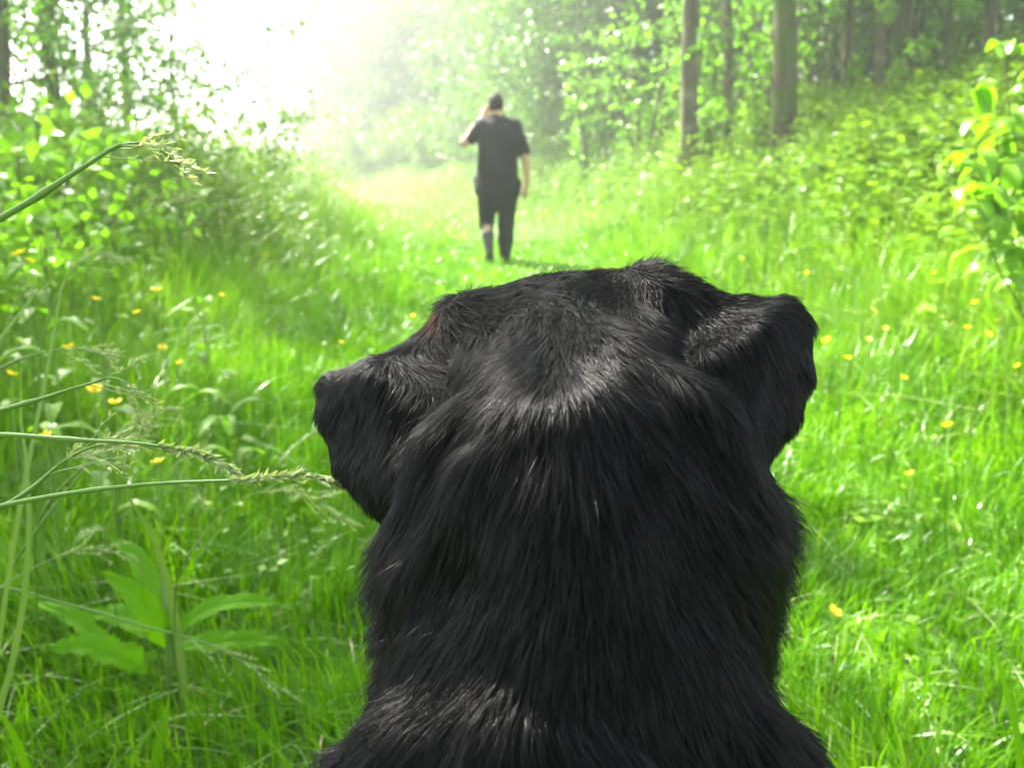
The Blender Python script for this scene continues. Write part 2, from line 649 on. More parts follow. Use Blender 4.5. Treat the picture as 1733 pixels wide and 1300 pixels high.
def make_tree(name, label, cat, H, dia, crown_z0, crown_r, n_cl, per, leaf, mat, seed, bark, cl_r=0.7, limbs=7, loc=(0, 0, 0), group=None, low_twigs=0):
    r = np.random.default_rng(seed)
    root = thing(name, label, cat, loc, group=group)
    tp = bent((0, 0, -0.25), (r.normal(0, 0.25), r.normal(0, 0.25), H * 0.93), 12, 0.035, seed)
    s = np.linspace(0, 1, 12)
    rad = dia * 0.5 * (1.0 - 0.82 * s) * (1 + 0.5 * np.exp(-s * 22))
    g = Geo()
    g.tube(tp, rad, 10)
    link('trunk', g.mesh('trunk'), bark, root)
    cl = []
    for i in range(limbs):
        lm = Geo()
        f = crown_z0 / H + (0.9 - crown_z0 / H) * (i + r.random() * 0.6) / limbs
        k = min(int(f * 11), 10)
        b = tp[k] + (tp[k + 1] - tp[k]) * (f * 11 - k)
        az = i * 2.4 + r.normal(0, 0.3)
        ln = crown_r * (1.05 - 0.55 * max(0, (f - crown_z0 / H))) * r.uniform(0.7, 1.0)
        e = b + np.array([math.cos(az) * ln, math.sin(az) * ln, ln * r.uniform(0.15, 0.6)])
        lp = bent(b, e, 7, 0.05 * ln, seed * 31 + i)
        lm.tube(lp, np.linspace(dia * 0.16 * (1.1 - f), 0.008, 7), 5)
        for q in range(2):
            j = r.integers(2, 6)
            e2 = lp[j] + unit(r.normal(0, 1, 3) + np.array([math.cos(az), math.sin(az), 0.1])) * ln * 0.4
            lm.tube(bent(lp[j], e2, 4, 0.03 * ln, seed * 57 + i * 3 + q), np.linspace(0.012, 0.004, 4), 4)
            cl.append(e2)
        for j in (3, 4, 5, 6):
            cl.append(lp[j])
        link('limb', lm.mesh('limb'), bark, root)
    low = []
    for i in range(low_twigs):
        z = 0.9 + 0.75 * i + r.uniform(0, 0.4)
        k = min(int(z / (H * 0.93) * 11), 10)
        az = r.uniform(0, 6.28)
        ln = r.uniform(0.25, 0.7)
        e = tp[k] * 0 + np.array([np.interp(z, tp[:, 2], tp[:, 0]), np.interp(z, tp[:, 2], tp[:, 1]), z])
        lp = bent(e, e + np.array([math.cos(az) * ln, math.sin(az) * ln, ln * 0.5]), 6, 0.02, seed + i)
        g = Geo()
        g.tube(lp, np.linspace(0.010, 0.004, 6), 5)
        link('limb', g.mesh('limb'), bark, root)
        low += [lp[3], lp[4], lp[5], lp[5]]
    cl = np.array(cl)
    while len(cl) < n_cl:
        b = cl[r.integers(0, len(cl), n_cl)]
        cl = np.vstack([cl, b + r.normal(0, 0.42 * crown_r, b.shape) * np.array([1, 1, 0.8])])
    cl = cl[:n_cl]
    cl[:, 2] = np.clip(cl[:, 2], crown_z0 * 0.9, H)
    if low:
        g = crown_leaves(np.array(low), 0.22, 14, leaf, seed + 9)
        link('leaves', g.mesh('leaves'), M_lime, root, 'stuff')
    g = crown_leaves(cl, cl_r * r.uniform(0.6, 1.2, len(cl)), per, leaf, seed + 5)
    link('crown', g.mesh('crown'), mat, root, 'stuff')
    return root


def make_shrub(name, label, cat, H, rad, n_cl, per, leaf, mat, seed, loc=(0, 0, 0), group=None, cl_r=0.22, stems=7, aspect=0.62, up=0.5):
    r = np.random.default_rng(seed)
    root = thing(name, label, cat, loc, group=group)
    g = Geo()
    cl = []
    for i in range(stems):
        az = i * 2.399 + r.normal(0, 0.4)
        ln = rad * r.uniform(0.35, 1.0)
        e = np.array([math.cos(az) * ln, math.sin(az) * ln, H * r.uniform(0.65, 1.0)])
        p = bent((math.cos(az) * 0.06, math.sin(az) * 0.06, -0.1), e, 7, 0.05 * rad, seed * 13 + i)
        g.tube(p, np.linspace(0.012 * H + 0.003, 0.004, 7), 5)
        for j in range(1, 7):
            cl.append(p[j])
    link('stem', g.mesh('stem'), M_twig, root)
    cl = np.array(cl)
    while len(cl) < n_cl:
        b = cl[r.integers(0, len(cl), n_cl)]
        cl = np.vstack([cl, b + r.normal(0, 0.22 * rad, b.shape)])
    cl = cl[:n_cl]
    cl[:, 2] = np.clip(cl[:, 2], 0.05, H * 1.1)
    g = crown_leaves(cl, cl_r * r.uniform(0.6, 1.3, len(cl)), per, leaf, seed + 3, up, aspect)
    link('foliage', g.mesh('foliage'), mat, root, 'stuff')
    return root


def at_px(u, d):
    """ground point at depth d under image column u (u as seen in the photograph)"""
    x = (u - 866.5) / FPX * d
    y = d * 1.0254
    return (x, y, float(ground_z(x, y)))


# trunks on the right bank (planted in the photograph at these columns)
GR = 'trees on the right bank'
t_a = make_tree('tree', 'tall straight tree with pale grey trunk, first one right of the walking person', 'tree', 11.0, 0.26, 4.2, 2.7, 170, 60, 0.13, M_leaf, 21, M_bark, low_twigs=4, group=GR, loc=at_px(1160, 12.5))
t_b = make_tree('tree', 'thickest dark trunk standing nearest on the right bank, above the dog ear', 'tree', 11.5, 0.29, 4.4, 2.8, 170, 60, 0.13, M_leaf, 22, M_bark2, low_twigs=3, group=GR, loc=at_px(1333, 10.2))
dup(t_a, 'slim tree with a lighter flaky trunk, second one right of the walking person', at_px(1230, 13.6), 2.0, (0.7, 0.7, 0.95))
for (u, d, sc, src, lab) in [
    (1421, 14.5, 0.5, t_a, 'thin pale trunk just right of the thickest dark trunk'),
    (1476, 13.4, 0.52, t_a, 'thin pale trunk pressed close against a broad mossy trunk'),
    (1503, 13.9, 1.1, t_b, 'broad mossy trunk with a thin pale trunk close on its left side'),
    (1590, 16.0, 0.5, t_b, 'thin dark trunk deep in the shade between broad mossy trunk and edge sapling'),
    (1657, 11.8, 0.62, t_a, 'medium pale trunk rising behind the bright sapling at the right edge'),
    (1545, 20.0, 0.8, t_b, 'dark trunk far back in the wood, just right of the broad mossy trunk'),
    (1272, 21.0, 0.7, t_b, 'dim trunk far back between the slim flaky tree and the thickest trunk'),
    (1385, 19.0, 0.6, t_b, 'dim thin trunk far back behind the thickest dark trunk'),
    (1712, 17.0, 0.8, t_b, 'dark trunk farthest right, half hidden behind the edge sapling')]:
    dup(src, lab, at_px(u, d), u * 0.37, (sc, sc, 0.92 + 0.1 * math.sin(u)), GR)

# wood edge ahead and behind the trunks: trees leafed down to the ground
GW = 'leafy trees of the wood beyond the clearing'
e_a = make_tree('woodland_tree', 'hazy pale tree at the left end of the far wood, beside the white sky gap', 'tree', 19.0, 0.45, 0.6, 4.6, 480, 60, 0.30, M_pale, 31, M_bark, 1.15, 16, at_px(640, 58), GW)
e_b = make_tree('woodland_tree', 'tall leafy tree of the far wood directly behind the head of the walking person', 'tree', 12.5, 0.30, 0.4, 3.1, 380, 60, 0.18, M_leaf, 32, M_bark, 0.75, 16, at_px(850, 40), GW)
e_c = make_tree('woodland_tree', 'dark leafy tree closing the wood behind the first two right trunks', 'tree', 11.0, 0.28, 0.3, 2.8, 240, 50, 0.14, M_dark, 33, M_bark2, 0.7, 16, at_px(1120, 22), GW)
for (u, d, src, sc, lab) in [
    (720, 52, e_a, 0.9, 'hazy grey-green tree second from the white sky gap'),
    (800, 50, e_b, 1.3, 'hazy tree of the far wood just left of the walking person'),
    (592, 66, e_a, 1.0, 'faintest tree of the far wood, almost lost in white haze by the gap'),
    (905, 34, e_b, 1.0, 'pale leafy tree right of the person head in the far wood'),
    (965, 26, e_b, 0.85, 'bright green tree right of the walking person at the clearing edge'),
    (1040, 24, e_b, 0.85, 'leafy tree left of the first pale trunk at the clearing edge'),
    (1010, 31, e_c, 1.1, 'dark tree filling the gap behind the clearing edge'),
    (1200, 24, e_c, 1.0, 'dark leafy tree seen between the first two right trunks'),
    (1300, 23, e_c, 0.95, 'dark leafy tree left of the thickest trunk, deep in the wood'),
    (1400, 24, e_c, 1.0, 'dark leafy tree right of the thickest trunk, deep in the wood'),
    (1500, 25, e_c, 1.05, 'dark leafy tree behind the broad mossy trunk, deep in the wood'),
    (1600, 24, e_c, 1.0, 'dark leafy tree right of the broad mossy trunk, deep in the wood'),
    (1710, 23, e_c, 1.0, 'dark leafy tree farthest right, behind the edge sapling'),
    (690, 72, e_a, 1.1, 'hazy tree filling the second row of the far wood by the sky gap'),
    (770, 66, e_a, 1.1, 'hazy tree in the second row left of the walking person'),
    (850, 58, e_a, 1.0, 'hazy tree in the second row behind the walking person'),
    (930, 44, e_b, 1.3, 'broad tree in the second row right of the walking person'),
    (1060, 38, e_b, 1.2, 'broad tree in the second row left of the first pale trunk'),
    (1150, 31, e_c, 1.2, 'dark tree closing the view behind the first pale trunk'),
    (1250, 31, e_c, 1.2, 'dark tree closing the view right of the slim flaky tree'),
    (1350, 32, e_c, 1.2, 'dark tree closing the view behind the thickest trunk'),
    (1450, 31, e_c, 1.2, 'dark tree closing the view left of the broad mossy trunk'),
    (1550, 32, e_c, 1.2, 'dark tree closing the view right of the broad mossy trunk'),
    (1650, 31, e_c, 1.2, 'dark tree closing the view behind the medium pale trunk'),
    (1780, 28, e_c, 1.2, 'dark tree closing the view past the right edge')]:
    dup(src, lab, at_px(u, d), u * 1.3, sc, GW)

# understorey of bright young trees between the trunks
GH = 'young bushes under the right bank trees'
h_a = make_shrub('hazel_bush', 'bright lime bush hanging between the first two right trunks', 'bush', 4.4, 1.0, 60, 24, 0.13, M_lime, 41, at_px(1195, 14.2), GH, 0.32)
for (u, d, rz, sc, lab) in [
    (1290, 14.8, 1.0, (0.9, 0.9, 0.95), 'bright lime bush between the slim flaky tree and the thickest trunk'),
    (1555, 17.5, 3.1, (1.1, 1.1, 1.0), 'green bush in dappled light right of the broad mossy trunk'),
    (1630, 18.0, 4.0, (1.0, 1.0, 0.9), 'green bush in shade left of the medium pale trunk'),
    (1090, 17.0, 0.4, (1.0, 1.0, 0.75), 'green bush left of the first pale trunk at the clearing'),
    (1000, 19.5, 1.7, (1.1, 1.1, 0.75), 'low bush right of the walking person at the clearing edge')]:
    dup(h_a, lab, at_px(u, d), rz, sc, GH)

h_b = make_shrub('dark_hazel_bush', 'dark bush right behind the thickest trunk', 'bush', 4.2, 1.1, 70, 24, 0.12, M_leaf, 43, at_px(1385, 16.5), GH, 0.32)  # hazel again, with darker leaves than the lime bushes
for (u, d, rz, sc, lab) in [
    (1450, 18.0, 5.0, (1.2, 1.2, 1.1), 'dark bush far back left of the broad mossy trunk'),
    (1545, 17.0, 2.0, (1.1, 1.1, 1.2), 'dark bush far back right of the broad mossy trunk'),
    (1690, 16.0, 3.0, (1.2, 1.2, 1.2), 'dark bush far back behind the edge sapling'),
    (1240, 19.0, 1.0, (1.2, 1.2, 1.2), 'dark bush far back between the first two right trunks')]:
    dup(h_b, lab, at_px(u, d), rz, sc, GH)

# sparse trees at the left
GL = 'thin trees on the left bank'
l_a = make_tree('birch_tree', 'thin dark tree with sparse leaves against white sky at the upper left', 'tree', 8.5, 0.17, 1.4, 1.8, 185, 30, 0.095, M_leaf, 51, M_bark2, 0.42, 16, at_px(92, 9.2), GL, low_twigs=4)
dup(l_a, 'sparse thin tree right of the dark one, its twigs reaching into the white sky', at_px(215, 13.0), 2.2, (0.9, 0.9, 0.85), GL)
dup(l_a, 'faint thin tree farthest along the left bank, nearest the white sky gap', at_px(300, 19.0), 1.1, (0.85, 0.85, 0.75), GL)
dup(l_a, 'thin tree half hidden behind the bushes, between the two plain thin trees', at_px(150, 12.0), 3.0, (0.8, 0.8, 0.85), GL)
dup(l_a, 'thin leafy tree cut off by the left edge of the picture', at_px(5, 8.0), 4.0, (0.85, 0.85, 0.8), GL)
# trunks lean a little over the path
for o in list(COL.objects):
    if o.get('group') in (GR, GL):
        k = o.location.x / max(o.location.y, 1)
        o.rotation_mode = 'ZXY'
        o.rotation_euler = (Matrix.Rotation(-0.6 * k * 0.227, 3, 'Y') @ Euler((0, 0, o.rotation_euler.z)).to_matrix()).to_euler('ZXY')

# tall trees whose crowns spread above the picture and shade the near meadow
GC = 'tall trees shading the near meadow'
c_a = make_tree('shade_tree', 'tall tree left of the path outside the picture, shading the near grass', 'tree', 11.5, 0.30, 4.3, 3.0, 100, 27, 0.13, M_leaf, 71, M_bark2, 0.75, 11, (-6.4, 7.6, 0.2), GC)
for (x_, y_, rz_, sc_, lab) in [
    (-5.0, 2.4, 2.0, 0.95, 'tall shade tree just left of the camera, outside the picture'),
    (-4.6, -3.0, 3.0, 1.0, 'tall shade tree behind the camera on the left, outside the picture'),  # from here on: unseen trees added to block sky light behind the camera
    (4.8, -3.5, 4.0, 1.0, 'tall shade tree behind the camera on the right, outside the picture'),
    (0.2, -8.5, 5.0, 1.0, 'tall shade tree straight behind the camera, outside the picture'),
    (2.4, -4.6, 0.7, 0.9, 'small shade tree close behind the camera, right of the dog'),
    (-1.8, -4.4, 5.2, 0.9, 'small shade tree close behind the camera, left of the dog'),
    (5.5, -7.5, 1.9, 1.1, 'far shade tree behind the camera at the far right, outside the picture'),
    (-5.8, -7.0, 2.9, 1.1, 'far shade tree behind the camera at the far left, outside the picture')]:
    dup(c_a, lab, (x_, y_, float(ground_z(x_, y_))), rz_, sc_, GC)
make_tree('shade_tree', 'unseen slim dense tree added left of the path to shade the dog', 'tree', 8.8, 0.18, 4.6, 1.75, 150, 42, 0.12, M_leaf, 74, M_bark2, 0.55, 10, (-3.55, 4.95, float(ground_z(-3.55, 4.95))))  # unseen tree, its crown shaped and placed to shade the dog

# bushes along the left bank
GS = 'bushes along the left bank'
s_a = make_shrub('bramble_bush', 'low leafy bush at the foot of the thin dark tree', 'bush', 1.05, 0.85, 130, 30, 0.065, M_weed, 61, at_px(100, 7.0), GS, 0.22, 11)
s_b = make_shrub('leafy_bush', 'bright broad leaved bush at the left edge below the trees', 'bush', 1.15, 0.7, 80, 18, 0.095, M_lime, 62, at_px(20, 4.6), GS, 0.22, 9)
for (u, d, src, rz, sc, lab) in [
    (265, 7.2, s_a, 2.0, 1.05, 'leafy bush behind the drooping grass seed head'),
    (385, 12.0, s_a, 4.0, 1.3, 'upright bush standing highest before the white sky gap'),
    (490, 16.0, s_a, 0.5, 1.0, 'last dark bush at the far end of the left bank'),
    (520, 20.0, s_a, 1.5, 0.9, 'small hazy bush where the left bank meets the white gap'),
    (-20, 3.6, s_b, 3.0, 0.8, 'broad leaved bush half cut off by the left edge'),
    (560, 46, s_a, 0.3, 2.6, 'faint low bush at the foot of the far wood beside the white gap'),
    (640, 44, s_a, 1.3, 2.4, 'pale low bush at the foot of the far wood left of the walking person'),
    (735, 40, s_a, 2.3, 2.2, 'hazy low bush at the foot of the far wood close to the walking person'),
    (930, 30, s_a, 3.3, 1.8, 'low bush at the foot of the far wood right of the walking person'),
    (150, 5.6, s_a, 5.5, 0.8, 'small bush in front of the low bramble bush')]:
    dup(src, lab, at_px(u, d), rz, sc, GS)

# ------------------------------------------------------------------ undergrowth on both banks (nobody could count it)
g = Geo()
for (n, y0, y1) in ((2400, 3.0, 9.0), (3600, 9.0, 26.0)):
    x, y = scatter(n * 3, y0, y1, 3.0)
    d = x - path_x(y)
    k = (rng.random(len(x)) < smooth(1.5, 3.0, d) * 1.0 + smooth(1.3, 2.6, -d) * 1.0)
    x, y = x[k], y[k]
    d = d[k]
    z = ground_z(x, y)
    hgt = rng.uniform(0.45, 1.05, len(x)) * np.where(d > 0, 1.12, 1.25 + 0.25 * smooth(2.0, 3.5, -d)) * (0.8 + 0.3 * vnoise(x, y, 1.3, 8)) * (0.75 + 0.25 * smooth(4, 9, y))
    for i in range(7):
        s = (i + 1) / 7
        az = rng.uniform(0, 6.28, len(x))
        for q in range(3):
            a2 = az + q * 2.1
            L = (0.13 - 0.06 * s) * rng.uniform(0.7, 1.3, len(x)) * 1.1
            D = np.stack([np.cos(a2), np.sin(a2), rng.uniform(-0.4, 0.5, len(x))], 1)
            P = np.stack([x, y, z + hgt * s], 1) + rng.normal(0, 0.035, (len(x), 3))
            g.leaves(P, D, rng.normal(0, 0.3, (len(x), 3)) + [0, 0, 1], L * np.where(d > 0, 1, 0.8), L * np.where(d > 0, 0.55, 0.26))
link('undergrowth', g.mesh('undergrowth'), M_weed, kind='stuff')

# ------------------------------------------------------------------ grass
gs, gm, gp = Geo(), Geo(), Geo()


def grass_zone(n, y0, y1, hmul, wmul, segs, side):
    x, y = scatter(n, y0, y1, side)
    ok = keep_off_dog(x, y)
    x, y = x[ok], y[ok]
    d = np.abs(x - path_x(y))
    tall = smooth(0.7, 2.2, d) * smooth(1.2, 3.2, y)
    left = smooth(0.35, 1.0, -x) * smooth(1.0, 1.8, y)
    tall = np.clip(tall + 0.25 * left, 0, 1)
    cl = vnoise(x, y, 0.16, 1) * 0.5 + vnoise(x, y, 0.6, 2) * 0.5
    H = (0.11 - 0.035 * smooth(2.5, 4.0, y) + 0.36 * tall * (1 - 0.5 * smooth(2.4, 3.6, x - path_x(y)))) * (1 + 0.45 * cl) * rng.uniform(0.55, 1.35, len(x)) * hmul
    az = vnoise(x, y, 0.3, 5) * 3.5 + rng.normal(0, 0.9, len(x))
    lean = np.abs(rng.normal(0.42, 0.35, len(x)))
    P = np.stack([x, y, ground_z(x, y) - 0.01], 1)
    wd = rng.uniform(0.0028, 0.0062, len(x)) * wmul
    lb = smooth(1.6, 3.0, path_x(y) - x) * smooth(3.5, 6.0, y)
    H = H * (1 + 0.9 * lb)
    sel = rng.random(len(x)) < tall * 0.85
    gm.blades(P[sel], H[sel], wd[sel], az[sel], lean[sel], segs)
    gs.blades(P[~sel], H[~sel], wd[~sel], az[~sel], lean[~sel], segs)
    # pale, bent and drying blades mixed in
    k = rng.random(len(x)) < 0.035 + 0.05 * smooth(8, 12, y)
    gp.blades(P[k], H[k] * 0.9, wd[k] * 1.1, az[k] + 1, lean[k] + rng.uniform(0.3, 1.6, k.sum()), segs)


grass_zone(66000, 0.4, 2.2, 1.0, 0.9, 5, 1.6)
grass_zone(105000, 2.2, 5.0, 1.0, 1.1, 4, 2.0)
grass_zone(90000, 5.0, 12.0, 1.1, 1.9, 3, 1.5)
grass_zone(80000, 12.0, 45.0, 1.2, 4.0, 2, 3.0)
link('grass', gs.mesh('grass'), M_grass, kind='stuff')
link('meadow_grass', gm.mesh('meadow_grass'), M_meadow, kind='stuff')
link('dry_grass', gp.mesh('dry_grass'), M_straw, kind='stuff')

# airy seed heads over the meadow, too many to count
g = Geo()
x, y = scatter(3600, 1.7, 13.0, 1.0)
d = np.abs(x - path_x(y))
k = rng.random(len(x)) < smooth(0.9, 2.0, d) * np.where(x < path_x(y), 1.0, 0.8)
x, y = x[k], y[k]
for xx, yy in zip(x, y):
    hh = rng.uniform(0.30, 0.62) * (1.5 if xx < -1.6 and yy > 4 else 1.0)
    az = rng.uniform(0, 6.28)
    s = np.linspace(0, 1, 5)
    out = 0.22 * hh * s ** 2.2
    b = np.stack([xx + math.cos(az) * out, yy + math.sin(az) * out, float(ground_z(xx, yy)) + hh * s], 1)
    g.tube(b, np.linspace(0.0013, 0.0008, 5), 3, False)
    m = 9
    f = rng.uniform(0.72, 1.0, m)
    P = np.stack([np.interp(f, s, b[:, i]) for i in range(3)], 1)
    D = rng.normal(0, 0.6, (m, 3)) + np.array([math.cos(az), math.sin(az), 0.5])
    g.leaves(P, D, rng.normal(0, 1, (m, 3)), rng.uniform(0.015, 0.035, m), 0.006)
link('seed_heads', g.mesh('seed_heads'), M_seed, kind='stuff')

# clover and small herbs low in the turf
g = Geo()
x, y = scatter(3200, 0.7, 6.0, 0.7)
ok = keep_off_dog(x, y) & (vnoise(x, y, 0.35, 12) > -0.1)
x, y = x[ok], y[ok]
for q in range(3):
    a2 = rng.uniform(0, 6.28, len(x)) * 0 + q * 2.1 + x * 50
    D = np.stack([np.cos(a2), np.sin(a2), rng.uniform(0, 0.5, len(x))], 1)
    P = np.stack([x, y, ground_z(x, y) + rng.uniform(0.02, 0.10, len(x))], 1)
    L = rng.uniform(0.012, 0.030, len(x))
    g.leaves(P, D, rng.normal(0, 0.25, (len(x), 3)) + [0, 0, 1], L, L * 0.8)
link('clover', g.mesh('clover'), M_weed, kind='stuff')


# ------------------------------------------------------------------ close grass stalks with seed heads at the left
def spline(pts, n):
    pts = np.asarray(pts, float)
    d = np.concatenate([[0], np.cumsum(np.linalg.norm(np.diff(pts, axis=0), axis=1))])
    t = np.linspace(0, d[-1], n)
    m = np.gradient(pts, d, axis=0)
    out = []
    for q in t:
        i = min(max(np.searchsorted(d, q) - 1, 0), len(pts) - 2)
        hh = d[i + 1] - d[i]
        s = (q - d[i]) / hh
        out.append((2 * s ** 3 - 3 * s ** 2 + 1) * pts[i] + (s ** 3 - 2 * s ** 2 + s) * hh * m[i] + (-2 * s ** 3 + 3 * s ** 2) * pts[i + 1] + (s ** 3 - s ** 2) * hh * m[i + 1])
    return np.array(out)


def stalk(label, uvt, r0, head0, kind='spike', root=None):
    """uvt: points of the stalk from low to tip; head0: where along it the seed head starts; the stalk is rooted in the turf"""
    P = [W(*p) for p in uvt]
    first = P[0]
    if root is None:
        root = first + np.array([-0.30, 0.10, 0])
    gz = float(ground_z(root[0], root[1]))
    base = np.array([root[0], root[1], gz - 0.02])
    pts = [base, base * 0.5 + first * 0.5 + np.array([-0.02, 0, 0.12 * (first[2] - gz)])] + P
    NS = 150
    c = spline(pts, NS)
    i0 = int(np.argmin(np.linalg.norm(c - first, axis=1)))
    o = thing('grass_stalk', label, 'grass stalk', tuple(base), group='flowering grass stalks close to the camera')
    c = c - base
    n0 = int(i0 + (NS - i0) * head0)
    g = Geo()
    rr_ = np.concatenate([np.full(i0, r0), np.linspace(r0, r0 * 0.35, NS - i0)])
    ar = np.arange(NS)
    for q in (i0 - 6, i0 + int(0.33 * (NS - i0))):
        rr_ = rr_ * (1 + 0.45 * np.exp(-((ar - q) / 1.1) ** 2) + 0.07 * ((ar > q) & (ar < q + 16)))
    g.tube(c, rr_, 8)
    link('stem', g.mesh('stem'), M_stalk, o)
    r = np.random.default_rng(len(label))
    hd = Geo()
    T = unit(np.gradient(c, axis=0))
    if kind == 'spike':
        m = 190
        f = r.uniform(n0, NS - 1, m)
        P = np.stack([np.interp(f, np.arange(NS), c[:, i]) for i in range(3)], 1)
        D = T[f.astype(int)] + r.normal(0, 0.33, (m, 3))
        hd.leaves(P, D, r.normal(0, 1, (m, 3)), r.uniform(0.005, 0.0105, m), 0.0028)
    else:
        st = max(1, (NS - n0) // 11)
        for i in range(n0, NS - 1, st):
            k = (i - n0) / (NS - n0)
            ln = 0.055 * (1 - 0.75 * k) * r.uniform(0.7, 1.2)
            dr = unit(T[i] * 1.3 + r.normal(0, 0.45, 3))
            e = c[i] + dr * ln + np.array([0, 0, -0.25 * ln])
            bp = bent(c[i], e, 5, 0.002, i)
            hd.tube(bp, np.linspace(0.0005, 0.0003, 5), 3, False)
            m = 12
            f = r.uniform(0.25, 1, m)[:, None]
            hd.leaves(c[i] * (1 - f) + e * f, dr + r.normal(0, 0.4, (m, 3)), r.normal(0, 1, (m, 3)), r.uniform(0.004, 0.008, m), 0.0022)
    link('seed_head', hd.mesh('seed_head'), M_seed, o)
    return o


stalk('thick green grass stalk rising steeply to a drooping seed head before the bushes', [(-40, 395, 0.528), (60, 335, 0.528), (150, 277, 0.528), (205, 245, 0.528), (255, 245, 0.528), (305, 280, 0.528)], 0.0021, 0.62, 'panicle')
stalk('grass stalk bowed sideways whose slim spike droops left of the dog ear', [(-30, 737, 0.561), (120, 744, 0.561), (280, 757, 0.561), (350, 773, 0.561), (400, 800, 0.561)], 0.0017, 0.66)
stalk('nearly level grass stalk whose spike almost touches the left dog ear', [(-40, 868, 0.541), (100, 838, 0.541), (250, 820, 0.541), (420, 812, 0.541), (520, 806, 0.541), (570, 818, 0.541)], 0.0016, 0.70)
stalk('grass stalk leaning right with a small drooping tuft above the yellow flowers', [(-30, 705, 0.627), (70, 675, 0.627), (150, 650, 0.627), (195, 640, 0.627), (225, 655, 0.627)], 0.0017, 0.70, 'panicle')
stalk('fluffy panicle slanting up below the level stalks at the left edge', [(-20, 872, 0.594), (50, 830, 0.594), (110, 780, 0.594), (160, 755, 0.594), (215, 750, 0.594)], 0.0015, 0.45, 'panicle')
stalk('airy panicle above the bowed spike, pale against the grass', [(100, 830, 1.05), (170, 765, 1.05), (230, 712, 1.05), (290, 690, 1.05)], 0.0013, 0.55, 'panicle', root=W(60, 1000, 1.3))
stalk('soft feathery seed head nodding in front of the left bank bushes', [(195, 440, 1.5), (235, 375, 1.5), (275, 340, 1.5), (330, 330, 1.5)], 0.0014, 0.45, 'panicle', root=W(190, 800, 1.6))
stalk('pale feathery seed head nodding among yellow flowers at the left', [(90, 520, 1.3), (125, 455, 1.3), (165, 430, 1.3), (210, 440, 1.3)], 0.0014, 0.45, 'panicle', root=W(60, 800, 1.4))
stalk('loose pale panicle hanging beside the lower edge of the left dog ear', [(330, 925, 1.1), (400, 850, 1.1), (470, 828, 1.1), (540, 850, 1.1), (600, 880, 1.1)], 0.0011, 0.45, 'panicle', root=W(300, 1040, 1.3))


stalk('pale flattened grass stem lying across the foot of the dock plant', [(-40, 996, 1.20), (120, 1025, 1.24), (250, 1062, 1.27), (350, 1090, 1.28), (440, 1140, 1.28), (500, 1185, 1.27)], 0.0022, 0.60, 'panicle', root=W(-160, 1010, 1.2))
stalk('thin grass stem crossing low behind the upright bluish grass leaf', [(-30, 640, 0.9), (60, 600, 0.9), (130, 590, 0.92), (180, 600, 0.92)], 0.0013, 0.6, 'panicle')
stalk('pale thin seed head tilting over the bowed grass spike', [(60, 900, 1.0), (140, 800, 1.0), (205, 735, 1.0), (250, 720, 1.0)], 0.0012, 0.5, 'panicle', root=W(-40, 1100, 1.2))
stalk('lowest pale seed head left of the dock plant', [(-20, 1010, 1.1), (60, 960, 1.1), (150, 930, 1.12), (215, 935, 1.12)], 0.0013, 0.5, 'panicle')


def blade_thing(label, uvt, wd, mat, root=None, group='long grass leaves close to the camera'):
    P = [W(*p) for p in uvt]
    if root is None:
        root = P[0] + np.array([0, 0.02, 0])
    gz = float(ground_z(root[0], root[1]))
    base = np.array([root[0], root[1], gz - 0.02])
    c = spline([base] + P, 22) - base
    T = unit(np.gradient(c, axis=0))
    S = unit(np.cross(T, FW))
    s = np.linspace(0, 1, 22)
    hw = wd * 0.5 * np.clip(np.minimum(s * 8 + 0.3, 1) * (1 - s ** 4), 0, 1)
    g = Geo()
    V = np.concatenate([c - S * hw[:, None], c + FW * 0.18 * hw[:, None], c + S * hw[:, None]])
    i = np.arange(21)
    Q = np.concatenate([np.stack([i, i + 22, i + 23, i + 1], 1), np.stack([i + 22, i + 44, i + 45, i + 23], 1)])
    g.add(V, Q)
    o = link('grass_leaf', g.mesh('grass_leaf'), mat)
    o.location = base
    o['label'] = label
    o['category'] = 'grass leaf'
    o['group'] = group
    return o


blade_thing('long bluish grass leaf slanting up across the yellow flowers', [(45, 800, 0.9), (85, 600, 0.9), (112, 460, 0.9), (155, 375, 0.9)], 0.0062, M_stalk, root=W(-120, 1050, 1.0))
blade_thing('short pale pointed grass leaf standing upright left of the long bluish leaf', [(42, 760, 0.85), (33, 690, 0.85), (40, 590, 0.85)], 0.0075, M_stalk, root=W(-160, 1000, 1.0))
blade_thing('dark green grass leaf arching down from upper left edge', [(-30, 610, 0.8), (30, 535, 0.8), (85, 470, 0.8), (110, 455, 0.8)], 0.009, M_stalk, root=W(-260, 900, 0.9))
blade_thing('dark grass leaf tilting down beside the dock plant', [(285, 990, 1.25), (262, 920, 1.2), (210, 828, 1.1)], 0.013, M_stalk)
blade_thing('broad grass leaf curving out of the bottom left corner', [(50, 1320, 1.0), (25, 1250, 0.98), (-15, 1180, 0.95)], 0.014, M_grass)
blade_thing('tall bright grass leaf standing in the lower right corner', [(1725, 1270, 1.05), (1700, 1160, 1.05), (1672, 1065, 1.05)], 0.010, M_grass)
blade_thing('upright grass leaf by the bottom edge, left of the dog shoulder', [(262, 1290, 1.15), (278, 1230, 1.15), (288, 1165, 1.15)], 0.012, M_grass)


